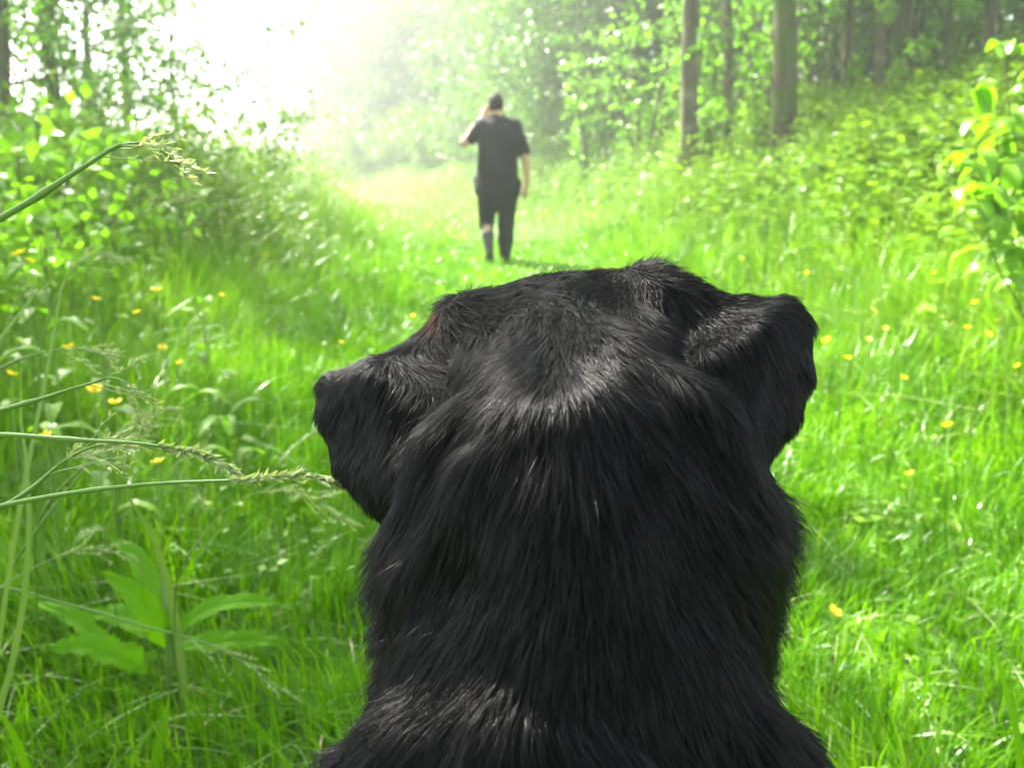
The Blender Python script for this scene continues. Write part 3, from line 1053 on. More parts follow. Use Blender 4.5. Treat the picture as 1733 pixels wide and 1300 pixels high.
# ------------------------------------------------------------------ dock plant: every leaf its own part
def big_leaf(P, wd, wave=0.0, seed=0, teeth=0.0, n=16, face=None, rib=0.0):
    c = spline(P, n)
    T = unit(np.gradient(c, axis=0))
    ref = np.array([0, 0, 1.0]) if face is None else np.asarray(face, float)
    S = unit(np.cross(T, ref))
    Nn = np.cross(S, T)
    s = np.linspace(0, 1, n)
    r = np.random.default_rng(seed)
    hw = wd * 0.5 * np.clip(np.sin(np.pi * np.clip(s, 0.03, 1) ** 0.75) ** 0.65, 0.03, 1)
    rows = []
    sides = (-1, -0.8, -0.6, -0.4, -0.2, 0, 0.2, 0.4, 0.6, 0.8, 1) if rib else (-1, -0.5, 0, 0.5, 1)
    for side in sides:
        tt = 1 + (teeth * r.uniform(-1, 1, n) if abs(side) == 1 else 0)
        up = (abs(side) * 0.28 * hw)[:, None] * Nn + (wave * np.sin(s * 19 + side * 2 + seed) * abs(side))[:, None] * Nn
        if rib:
            up = up + (rib * np.sin(6.283 * (s * 8 - abs(side) * 1.3)) * min(1, abs(side) * 3) - (0.0012 if side == 0 else 0))[:, None] * Nn
        rows.append(c + S * (side * hw * tt)[:, None] + up)
    V = np.concatenate(rows)
    i = np.arange(n - 1)
    Q = np.concatenate([np.stack([k * n + i, (k + 1) * n + i, (k + 1) * n + i + 1, k * n + i + 1], 1) for k in range(len(sides) - 1)])
    return V, Q


dk = W(285, 1140, 1.36)
dk[2] = float(ground_z(dk[0], dk[1]))
dock = thing('dock_plant', 'broad leaved dock weed with arching toothed leaves in the lower left grass', 'weed', tuple(dk))
g = Geo()
g.tube([(0, 0, -0.03), (0.0, 0, 0.05), (0.004, 0.005, 0.12), (0.006, 0.0, 0.24)], [0.006, 0.006, 0.005, 0.002], 6)
link('stem', g.mesh('stem'), M_stalk, dock)
for i, (uvt, wd, wv, th) in enumerate([
    ([(283, 1095, 1.36), (262, 1050, 1.33), (225, 1005, 1.31), (172, 968, 1.30)], 0.055, 0.002, 0.10),
    ([(292, 1090, 1.36), (330, 1045, 1.33), (400, 1020, 1.30), (478, 1022, 1.28)], 0.042, 0.002, 0.08),
    ([(250, 1135, 1.34), (200, 1108, 1.30), (140, 1095, 1.27), (80, 1098, 1.25)], 0.060, 0.004, 0.22),
    ([(270, 1085, 1.38), (240, 1060, 1.42), (190, 1040, 1.45), (110, 1050, 1.46)], 0.050, 0.004, 0.18),
    ([(295, 1100, 1.38), (350, 1090, 1.42), (420, 1085, 1.44), (490, 1090, 1.44)], 0.046, 0.004, 0.15),
    ([(275, 1080, 1.4), (262, 1020, 1.45), (235, 950, 1.48), (180, 905, 1.5)], 0.05, 0.003, 0.12),
    ([(265, 1110, 1.36), (215, 1120, 1.38), (130, 1050, 1.40), (40, 1010, 1.42)], 0.04, 0.004, 0.2)]):
    V, Q = big_leaf([W(*p) for p in uvt], wd * 0.75, wv, i, th, n=44, face=(0, -0.55, 0.85), rib=0.0009)
    g = Geo()
    g.add(V - dk, Q)
    link('leaf', g.mesh('leaf'), M_dock, dock)

# broad leaves standing in the left meadow (bright patches near the left edge)
for (u, v, t, label, ang) in [(60, 385, 1.9, 'bright broad leaved plant by the left edge under the thick grass stalk', 0.3),
                              (20, 415, 2.3, 'broad leaved plant cut by the left edge, low behind the flowers', 2.0),
                              (335, 470, 2.6, 'pale broad leaved plant among meadow grass left of the path', 1.2),
                              (165, 620, 1.7, 'shiny broad leaved plant among the yellow flowers', 4.0),
                              (385, 655, 2.2, 'low shiny leaved plant in the grass left of the dog ear', 5.0)]:
    top = W(u, v, t)
    b = np.array([top[0], top[1], float(ground_z(top[0], top[1]))])
    o = thing('dock_plant', label, 'weed', tuple(b), group='broad leaved weeds in the meadow')
    hh = top[2] - b[2]
    g = Geo()
    g.tube([(0, 0, -0.03), (0.01, 0, hh * 0.5), (0.0, 0.01, hh * 0.95)], [0.004, 0.003, 0.002], 5)
    link('stem', g.mesh('stem'), M_stalk, o)
    for k in range(8):
        a2 = ang + k * 2.399
        z0 = hh * (0.25 + 0.7 * k / 8)
        ln = 0.10 * random.uniform(0.7, 1.2)
        dx, dy = math.cos(a2), math.sin(a2)
        V, Q = big_leaf([(0, 0, z0), (dx * ln * 0.4, dy * ln * 0.4, z0 + ln * 0.25), (dx * ln * 0.8, dy * ln * 0.8, z0 + ln * 0.2), (dx * ln * 1.1, dy * ln * 1.1, z0)], 0.034, 0.002, k, 0.08, 10)
        g = Geo()
        g.add(V, Q)
        link('leaf', g.mesh('leaf'), M_lime if k % 3 else M_weed, o)

# ------------------------------------------------------------------ sapling at the right edge: every leaf its own part
sb = W(1850, 420, 2.5)
sb[2] = float(ground_z(sb[0], sb[1]))
sap = thing('sapling', 'sunlit young sapling with bright broad leaves at the right edge', 'sapling', tuple(sb))
leafme = []
for k in range(4):
    ln = 0.12
    V, Q = big_leaf([(0, 0, 0), (ln * 0.35, 0, 0.012), (ln * 0.7, 0.004 * k, 0.004), (ln * 1.0, 0.006 * k, -0.03 - 0.01 * k)], 0.062, 0.002, k, 0.1, 9)
    g = Geo()
    g.add(V, Q)
    leafme.append(g.mesh('leaf'))
    leafme[-1].materials.append(M_lime)
r = np.random.default_rng(77)
for i, (u, v, t) in enumerate([(1700, 95, 2.5), (1655, 150, 2.4), (1740, 170, 2.5), (1640, 260, 2.35), (1700, 240, 2.55), (1770, 120, 2.6), (1650, 330, 2.3), (1760, 300, 2.4), (1800, 210, 2.5), (1705, 330, 2.5)]):
    e = W(u, v, t) - sb
    p = bent((r.normal(0, 0.02), r.normal(0, 0.02), -0.05), e, 12, 0.012, i + 200)
    p[:, :2] *= (np.linspace(0, 1, 12)[:, None] ** 0.5 * 0.3 + 0.7)
    g = Geo()
    g.tube(p, np.linspace(0.0042, 0.0015, 12), 5)
    link('branch', g.mesh('branch'), M_twig, sap)
    for j in range(8, 12):
        for q in range(3):
            lo = bpy.data.objects.new('leaf', leafme[(i + j + q) % 4])
            COL.objects.link(lo)
            lo.parent = sap
            lo.location = p[j]
            lo.rotation_euler = (r.normal(0, 0.45), r.normal(0.15, 0.45), r.uniform(0, 6.28))
            sc = r.uniform(0.45, 1.0)
            lo.scale = (sc, sc, sc)

# ------------------------------------------------------------------ buttercups
def make_buttercup(label, loc, hgt, group):
    o = thing('buttercup', label, 'flower', loc, group=group)
    g = Geo()
    g.tube([(0, 0, -hgt), (0.012, 0.004, -hgt * 0.5), (0.0, 0.0, 0.0)], [0.0013, 0.0011, 0.0009], 4)
    link('stem', g.mesh('stem'), M_stalk, o)
    g = Geo()
    for k in range(5):
        a2 = k * 2 * math.pi / 5
        c, s = math.cos(a2), math.sin(a2)
        V = np.array([(0, 0, 0), (0.006 * c - 0.0062 * s, 0.006 * s + 0.0062 * c, 0.003), (0.007 * c, 0.007 * s, 0.002), (0.006 * c + 0.0062 * s, 0.006 * s - 0.0062 * c, 0.003),
                      (0.0125 * c - 0.004 * s, 0.0125 * s + 0.004 * c, 0.0075), (0.0125 * c + 0.004 * s, 0.0125 * s - 0.004 * c, 0.0075)])
        g.add(V, [[0, 2, 1, 1][:4]] if False else None, [[0, 2, 1], [0, 3, 2], [1, 2, 4], [2, 5, 4], [2, 3, 5]])
    link('petals', g.mesh('petals'), M_petal, o).scale = (0.85,) * 3
    g = Geo()
    g.tube([(0, 0, 0.0015), (0, 0, 0.004), (0, 0, 0.0055)], [0.0028, 0.0032, 0.0015], 7)
    link('flower_centre', g.mesh('flower_centre'), M_centre, o)
    return o


GB = 'yellow buttercups in the meadow'
bc = [(195, 684, 1.25, 'largest yellow buttercup at the left, below the leaning grass stalk'),
      (265, 493, 1.6, 'bright buttercup alone left of the path, above the other flowers'),
      (160, 661, 1.35, 'buttercup just above the largest yellow buttercup'),
      (268, 784, 1.3, 'buttercup under the bowed grass spike'),
      (78, 740, 1.2, 'buttercup touching the bowed grass stalk near the left edge'),
      (118, 589, 1.55, 'buttercup right of the upright bluish grass leaf'),
      (34, 430, 1.5, 'upper buttercup of the pair high at the left edge'),
      (50, 443, 1.55, 'lower buttercup of the pair high at the left edge'),
      (232, 530, 1.8, 'buttercup below the bright lone buttercup'),
      (18, 634, 1.6, 'buttercup close to the left edge beside the pale pointed leaf'),
      (162, 507, 2.1, 'pale buttercup between the pale nodding seed head and lone buttercup'),
      (375, 500, 2.6, 'small far buttercup at the edge of the path grass'),
      (30, 742, 1.35, 'buttercup half hidden under the bowed stalk at the left edge'),
      (275, 590, 2.2, 'faint buttercup in the grass midway to the dog ear'),
      (305, 615, 2.3, 'faint buttercup nearest the shiny low plant'),
      (450, 430, 4.2, 'tiny far buttercup under the left bank bushes'),
      (577, 580, 3.1, 'tiny buttercup in the path grass above the left dog ear'),
      (700, 535, 3.6, 'tiny buttercup peeping out beside the dog crown'),
      (1650, 513, 2.3, 'bright buttercup highest of the cluster near the right edge'),
      (1637, 555, 2.3, 'buttercup lower left in the cluster near the right edge'),
      (1671, 566, 2.2, 'buttercup lowest in the cluster near the right edge'),
      (1690, 543, 2.4, 'buttercup rightmost in the cluster near the right edge'),
      (1480, 527, 2.8, 'buttercup right of the ear, highest of a loose group'),
      (1468, 575, 2.6, 'buttercup right of the ear, in the middle of a loose group'),
      (1399, 577, 2.5, 'buttercup touching the edge of the right dog ear'),
      (1435, 607, 2.4, 'buttercup lowest of the loose group by the right ear'),
      (1498, 556, 2.6, 'buttercup at the right end of the loose group by the right ear'),
      (1541, 803, 1.9, 'single buttercup in short grass right of the dog neck'),
      (1604, 721, 2.1, 'small single buttercup above the one right of the dog neck'),
      (1410, 1037, 1.25, 'nearest buttercup, low beside the dog shoulder'),
      (1722, 620, 2.2, 'buttercup at the right edge below the right cluster'),
      (1528, 640, 2.4, 'faint buttercup in pale grass right of the right ear'),
      (1255, 438, 4.4, 'tiny buttercup above the right dog ear near the crown'),
      (1365, 462, 3.8, 'tiny buttercup directly above the right ear fold'),
      (1580, 462, 3.3, 'tiny buttercup in the tall meadow grass of the right bank')]
proto = None
for i, (u, v, t, lab) in enumerate(bc):
    p = W(u, v, t)
    hgt = max(float(p[2] - ground_z(p[0], p[1])) + 0.02, 0.05)
    if proto is None:
        proto = make_buttercup(lab, tuple(p), hgt, GB)
        h_p = hgt
    else:
        o = dup(proto, lab, tuple(p), i * 1.1, None, GB)
        o.rotation_euler = (0, 0, i * 1.1)
        for c in o.children:
            if c.name.startswith('stem'):
                c.scale = (1, 1, hgt / h_p)
            else:
                c.rotation_euler = (0.5 * math.sin(i * 3.1), 0.5 * math.cos(i * 1.7), 0)
                c.scale = (0.62 + 0.3 * abs(math.sin(i * 2.3)),) * 3

# ------------------------------------------------------------------ the walking person
py = 9.17
pd = 9.12
PXM = pd / FPX
mx0 = (840 - 866.5) * PXM
mz0 = float(ground_z(mx0, py))
man = thing('person', 'person in black short sleeved shirt walking away on the path, one hand at the face', 'person', (mx0, py, mz0 - 0.03))
man.scale = (0.97, 0.97, 0.965)


def mp(u, v, y=0.0):
    return np.array([(u - 840) * PXM, y, (445 - v) * PXM + 0.012])


b = Body((-0.45, -0.40, -0.03), (0.45, 0.45, 1.87), 0.008)
b.ell(mp(840, 177, 0.02), (0.076, 0.098, 0.112), 0.01)                       # cranium
b.ell(mp(839, 184, 0.07), (0.055, 0.05, 0.075), 0.02)                        # face and jaw
b.cap(mp(838, 181, 0.12), mp(838, 183, 0.135), 0.012, 0.012, 0.012)          # nose
for sx in (-1, 1):
    b.ell(mp(840 + sx * 12.3, 180, 0.015), (0.012, 0.028, 0.034), 0.006)     # ears
b.cap(mp(841, 190, 0.01), mp(843, 204, -0.01), 0.056, 0.066, 0.02)           # neck
b.cap(mp(820, 211), mp(868, 211), 0.07, 0.07, 0.05)
b.cap(mp(836, 225), mp(838, 305), 0.105, 0.105, 0.05)
b.cap(mp(850, 225), mp(848, 305), 0.105, 0.105, 0.05)
b.cap(mp(830, 314), mp(855, 314), 0.10, 0.10, 0.04)
# right arm hanging
b.chain([mp(876, 214), mp(889, 258, -0.02), mp(893, 300, 0.02), mp(891, 312, 0.03)], [0.058, 0.046, 0.030, 0.028], 0.02)
b.cap(mp(891, 313, 0.03), mp(890, 322, 0.04), 0.030, 0.033, 0.012)
for k in range(4):
    q = mp(887.5 + k * 2.0, 323, 0.03 + 0.012 * k)
    b.chain([q, q + [0.002, 0.012, -0.035], q + [-0.004, 0.030, -0.062 + 0.006 * abs(k - 1)]], [0.010, 0.009, 0.0075], 0.004)
b.chain([mp(888, 316, 0.04), mp(884.5, 320, 0.06), mp(884, 325, 0.07)], [0.012, 0.010, 0.009], 0.006)
# left arm raised, hand at the face
b.chain([mp(812, 213), mp(787, 238, 0.05), mp(803, 213, 0.12), mp(819, 193, 0.16)], [0.058, 0.046, 0.034, 0.030], 0.02)
b.cap(mp(819, 193, 0.16), mp(823, 184, 0.17), 0.030, 0.034, 0.012)
for k in range(4):
    q = mp(822 + k * 1.8, 181, 0.15 + 0.012 * k)
    b.chain([q, q + [0.010, -0.012, 0.030], q + [0.030, -0.026, 0.040]], [0.010, 0.009, 0.0075], 0.004)
b.chain([mp(824, 188, 0.16), mp(829, 185, 0.14), mp(831, 181, 0.13)], [0.012, 0.010, 0.009], 0.006)
# legs: the left one pushes off with its heel raised, the right one carries
LEGL = [mp(826, 318), mp(823, 376, 0.03), mp(829, 424, -0.16)]
LEGR = [mp(860, 318), mp(857, 376, 0.07), mp(855, 431, 0.06)]
b.chain(LEGL, [0.09, 0.058, 0.038], 0.02)
b.chain(LEGR, [0.09, 0.058, 0.038], 0.02)
b.ell(mp(825, 392, -0.06), (0.052, 0.055, 0.10), 0.03)
b.ell(mp(857, 392, 0.04), (0.052, 0.055, 0.10), 0.03)
body = link('body', b.mesh('body'), M_skin, man)


def cloth(name, mat, h, fn):
    c = Body((-0.45, -0.40, -0.03), (0.45, 0.45, 1.87), h)
    fn(c)
    return link(name, c.mesh(name), mat, man)


def shirt(c):
    c.cap(mp(820, 211), mp(868, 211), 0.083, 0.083, 0.05)
    c.cap(mp(841, 201, -0.005), mp(842, 210, -0.005), 0.070, 0.085, 0.03)
    c.chain([mp(830, 226), mp(828, 275), mp(823, 315)], [0.126, 0.110, 0.122], 0.06)
    c.chain([mp(858, 226), mp(857, 275), mp(862, 316)], [0.126, 0.110, 0.122], 0.06)
    c.chain([mp(844, 226), mp(843, 270), mp(842, 318)], [0.138, 0.135, 0.130], 0.06)
    c.chain([mp(872, 214), mp(888, 254, -0.01)], [0.078, 0.066], 0.04)
    c.chain([mp(815, 213), mp(798, 231, 0.04)], [0.078, 0.066], 0.04)
    for u, v in ((806, 300), (879, 305)):
        c.cap(mp(u, v, 0.02), mp(u + (3 if u < 840 else -3), v + 20, 0.02), 0.035, 0.03, 0.03)
    for (u0, v0, u1, v1) in ((815, 245, 835, 300), (868, 250, 852, 300), (826, 285, 858, 292)):
        c.cap(mp(u0, v0, -0.158), mp(u1, v1, -0.160), 0.007, 0.010, 0.02)


cloth('shirt', M_shirt, 0.010, shirt)
cl = Body((-0.45, -0.40, -0.03), (0.45, 0.45, 1.87), 0.008)
cl.cap(mp(831, 199, -0.01), mp(852, 199, -0.01), 0.040, 0.040, 0.03)
link('collar', cl.mesh('collar'), M_shirt, man)


def trousers(c):
    c.cap(mp(830, 316), mp(857, 316), 0.118, 0.118, 0.05)
    c.cap(mp(833, 330), mp(851, 330), 0.10, 0.10, 0.05)
    kl = LEGL[1] * 0.72 + LEGL[2] * 0.28
    c.chain([LEGL[0], LEGL[1] + [0, -0.005, -0.01]], [0.118, 0.080], 0.03)
    c.chain([LEGR[0], LEGR[1] + [0, -0.005, 0], mp(856, 400, 0.045), LEGR[2] + [0, 0, 0.0]], [0.118, 0.086, 0.082, 0.062], 0.03)


cloth('trousers', M_trouser, 0.010, trousers)
kb = Body((-0.45, -0.45, -0.03), (0.45, 0.45, 0.7), 0.008)
kb.chain([LEGL[1] + [0, -0.01, 0.03], mp(826, 395, -0.065), LEGL[2]], [0.064, 0.063, 0.044], 0.02)
link('inked_calf', kb.mesh('inked_calf'), M_tattoo, man)  # greyish tattooed skin over the bare left calf
hb = Body((-0.2, -0.2, 1.4), (0.2, 0.3, 1.95), 0.006)
hb.ell(mp(840, 175, 0.015), (0.080, 0.102, 0.113), 0.01)
hb.ell(mp(840, 186, 0.11), (0.10, 0.085, 0.085), 0.012, sub=True)
hb.ell(mp(840, 201, 0.0), (0.14, 0.16, 0.085), 0.012, sub=True)
link('hair', hb.mesh('hair'), M_hair, man)
for heel, toe in ((mp(829, 428, -0.17), mp(828, 441, -0.06)), (mp(855, 438, 0.02), mp(853, 440, 0.20))):
    sh = Body(np.minimum(heel, toe) - 0.12, np.maximum(heel, toe) + 0.12, 0.007)
    sh.chain([heel, heel * 0.4 + toe * 0.6, toe], [0.042, 0.048, 0.036], 0.02)
    link('shoe', sh.mesh('shoe'), M_shoe, man)

# ------------------------------------------------------------------ the dog, sitting with its back to the camera
DX = 0.030
dog = thing('dog', 'large black furry dog sitting with its back to the camera, ears folded over', 'dog', (DX, 0.18, 0.0))
ORG = np.array([DX, 0.18, 0.0])
b = Body((-0.30, -0.45, -0.02), (0.34, 0.86, 0.84), 0.0055)
X = np.array([DX, 0, 0])
ROLL = -0.12
# trunk, chest, rump
b.cap(X + [0, 0.355, 0.395], X + [0, 0.09, 0.21], 0.095, 0.145, 0.04)
b.cap(X + [0, 0.42, 0.40], X + [0, 0.42, 0.32], 0.080, 0.100, 0.04)
# shoulders
for sx in (-1, 1):
    b.cap(X + [sx * 0.062, 0.368, 0.440], X + [sx * 0.080, 0.40, 0.33], 0.050, 0.064, 0.03)
    b.chain([X + [sx * 0.090, 0.40, 0.34], X + [sx * 0.092, 0.385, 0.25], X + [sx * 0.085, 0.425, 0.10], X + [sx * 0.085, 0.435, 0.035]], [0.062, 0.045, 0.034, 0.034], 0.03)
    b.cap(X + [sx * 0.085, 0.44, 0.030], X + [sx * 0.085, 0.485, 0.024], 0.036, 0.028, 0.015)
    for k in (-1.5, -0.5, 0.5, 1.5):
        b.cap(X + [sx * 0.085 + k * 0.016, 0.485, 0.022], X + [sx * 0.085 + k * 0.018, 0.512, 0.017], 0.015, 0.012, 0.006)
    # haunch, shank and hind foot
    b.ell(X + [sx * 0.125, 0.12, 0.17], (0.075, 0.155, 0.135), 0.04)
    b.chain([X + [sx * 0.150, 0.24, 0.16], X + [sx * 0.150, 0.10, 0.06], X + [sx * 0.155, 0.27, 0.032]], [0.055, 0.036, 0.030], 0.03)
    for k in (-1, 0, 1):
        b.cap(X + [sx * 0.155 + k * 0.018, 0.28, 0.026], X + [sx * 0.157 + k * 0.022, 0.315, 0.018], 0.017, 0.013, 0.006)
# tail
b.chain([X + [0, -0.02, 0.10], X + [0.03, -0.17, 0.045], X + [0.10, -0.34, 0.030]], [0.040, 0.030, 0.015], 0.03)
# neck
b.chain([W(952, 1290, 0.462), W(965, 1150, 0.465), W(984, 930, 0.475), W(968, 740, 0.510)], [0.083, 0.081, 0.083, 0.076], 0.03)
b.cap(W(965, 1060, 0.51), W(962, 720, 0.56), 0.072, 0.072, 0.04)
b.chain([W(790, 825, 0.490), W(794, 920, 0.482), W(806, 1050, 0.472)], [0.032, 0.034, 0.020], 0.03)
b.chain([W(1178, 780, 0.492), W(1168, 880, 0.482), W(1150, 1010, 0.472)], [0.033, 0.034, 0.020], 0.03)
# skull, cheeks, muzzle
SK = W(962, 628, 0.560)
b.ell(SK, (0.074, 0.098, 0.060), 0.025, (0, ROLL, 0))
for sx in (-1, 1):
    b.ell(SK + [sx * 0.050, 0.05, -0.045 - sx * 0.006 * -1], (0.042, 0.065, 0.045), 0.03)
b.cap(SK + [0, 0.08, -0.030], SK + [0.002, 0.185, -0.055], 0.050, 0.036, 0.03)
b.ell(SK + [0.002, 0.20, -0.045], (0.020, 0.018, 0.016), 0.012)
for sx in (-1, 1):
    b.ell(SK + [sx * 0.036, 0.088, 0.012 + sx * 0.004], (0.022, 0.025, 0.014), 0.015)
# raised tufts of the skull, at the base of either ear
b.chain([W(1060, 510, 0.535), W(1105, 503, 0.53), W(1165, 538, 0.527), W(1235, 545, 0.525)], [0.010, 0.012, 0.012, 0.010], 0.025)
b.chain([W(850, 535, 0.54), W(785, 548, 0.535), W(745, 600, 0.525)], [0.010, 0.012, 0.012], 0.02)
# left ear: rises off the skull, breaks over and hangs
er = 0.0068


def ear(pts, tris, r):
    P = {k: W(*p) for k, p in pts.items()}
    for t in tris:
        b.tri(P[t[0]], P[t[1]], P[t[2]], r, 0.008)
    return P


ear(dict(A=(725, 590, 0.530), B=(640, 630, 0.53), C=(562, 655, 0.530), D=(558, 705, 0.522), E=(590, 785, 0.510), F=(616, 816, 0.500), G=(638, 852, 0.486), H=(735, 700, 0.470), I=(690, 790, 0.465), J=(650, 640, 0.492)),
    ['ABJ', 'BCJ', 'CDJ', 'DEJ', 'JEI', 'EFI', 'FGI', 'AJH', 'HJI'], er)
ear(dict(A=(1185, 525, 0.53), B=(1260, 527, 0.53), C=(1328, 524, 0.53), D=(1352, 552, 0.528), E=(1356, 640, 0.520), F=(1328, 702, 0.508), G=(1292, 752, 0.490), H=(1190, 620, 0.476), I=(1235, 740, 0.462), J=(1280, 570, 0.495)),
    ['ABJ', 'BCJ', 'CDJ', 'DEJ', 'JEF', 'JFI', 'FGI', 'AJH', 'HJI'], er)
# cape of the neck between the ears, and the loose fold of skin over the shoulders
b.chain([W(945, 610, 0.470), W(948, 740, 0.415), W(955, 900, 0.400), W(955, 1050, 0.398), W(960, 1180, 0.404)], [0.016, 0.024, 0.026, 0.024, 0.020], 0.03)
b.chain([W(890, 690, 0.445), W(800, 790, 0.425), W(765, 930, 0.436), W(775, 1060, 0.436), W(790, 1180, 0.432)], [0.018, 0.021, 0.018, 0.014, 0.008], 0.03)
b.chain([W(1040, 640, 0.445), W(1140, 740, 0.425), W(1200, 890, 0.436), W(1190, 1030, 0.436), W(1170, 1180, 0.432)], [0.018, 0.022, 0.019, 0.014, 0.008], 0.03)
b.chain([W(730, 1195, 0.432), W(800, 1165, 0.416), W(880, 1145, 0.406), W(970, 1135, 0.402), W(1070, 1150, 0.409), W(1150, 1185, 0.420), W(1210, 1225, 0.438)], [0.008, 0.018, 0.024, 0.026, 0.024, 0.018, 0.008], 0.035)
b.chain([W(620, 1330, 0.415), W(720, 1280, 0.395), W(860, 1275, 0.372), W(1000, 1310, 0.362)], [0.020, 0.022, 0.022, 0.018], 0.02)
b.chain([W(1120, 1310, 0.385), W(1230, 1285, 0.405), W(1310, 1300, 0.42)], [0.020, 0.022, 0.020], 0.02)


def on_skin(u, v, dt):
    """point on the animal's skin met by the line of sight through (u, v), dt deeper"""
    for t in np.arange(0.25, 0.62, 0.002):
        q = (W(u, v, t) - b.lo) / b.h
        i = np.round(q).astype(int)
        if (i >= 0).all() and (i < b.n).all() and b.f[tuple(i)] < 0:
            return W(u, v, t + dt)
    return W(u, v, 0.45)


def fold(uv, r, dt, sub, k):
    b.chain([on_skin(u, v, dt) for u, v in uv], r, k, sub)


fold([(815, 655), (765, 715), (715, 800), (680, 900)], [0.002, 0.005, 0.006, 0.003], -0.002, True, 0.02)
fold([(1100, 640), (1155, 690), (1215, 765), (1270, 860)], [0.002, 0.005, 0.006, 0.003], -0.002, True, 0.02)
DV, DQ = b.surface()
dm = mesh_np('body', DV - ORG, [DQ])
body = link('body', dm, M_hide, dog)
for sx in (-1, 1):
    g = bpy.data.meshes.new('eye')
    import bmesh
    bm = bmesh.new()
    bmesh.ops.create_uvsphere(bm, u_segments=16, v_segments=10, radius=0.0125)
    bm.to_mesh(g)
    bm.free()
    g.polygons.foreach_set('use_smooth', np.ones(len(g.polygons), bool))
    o = link('eye', g, M_eye, dog)
    o.location = SK - ORG + np.array([sx * 0.038, 0.103, -0.002 + sx * 0.004])
nb = Body(SK + [-0.05, 0.15, -0.09], SK + [0.05, 0.25, 0.0], 0.003)
nb.ell(SK + [0.002, 0.217, -0.043], (0.020, 0.012, 0.015), 0.006)
for sx in (-1, 1):
    nb.ell(SK + [0.002 + sx * 0.013, 0.217, -0.046], (0.009, 0.011, 0.009), 0.005)
NV, NQ = nb.surface()
link('nose', mesh_np('nose', NV - ORG, [NQ]), M_nose, dog)

# ---- fur
dm.calc_loop_triangles()
nT = len(dm.loop_triangles)
tri = np.empty(nT * 3, np.int32)
dm.loop_triangles.foreach_get('vertices', tri)
tri = tri.reshape(-1, 3)
vn = np.empty(len(DV) * 3, np.float32)
dm.vertex_normals.foreach_get('vector', vn)
vn = vn.reshape(-1, 3)
A_, B_, C_ = DV[tri[:, 0]], DV[tri[:, 1]], DV[tri[:, 2]]
area = 0.5 * np.linalg.norm(np.cross(B_ - A_, C_ - A_), axis=1)
cen = (A_ + B_ + C_) / 3
topness = smooth(0.40, 0.52, cen[:, 2])                      # the coat is modelled finest where the neck and head are
dens = area * (0.16 + 0.84 * topness)
N_S = 450000
ti = rng.choice(nT, N_S, p=dens / dens.sum())
r1, r2 = np.sqrt(rng.random(N_S)), rng.random(N_S)
wa, wb, wc = (1 - r1)[:, None], (r1 * (1 - r2))[:, None], (r1 * r2)[:, None]
P0 = A_[ti] * wa + B_[ti] * wb + C_[ti] * wc
NN = unit(vn[tri[ti, 0]] * wa + vn[tri[ti, 1]] * wb + vn[tri[ti, 2]] * wc)


def D2(du, dv):
    return du * XR - dv * UP


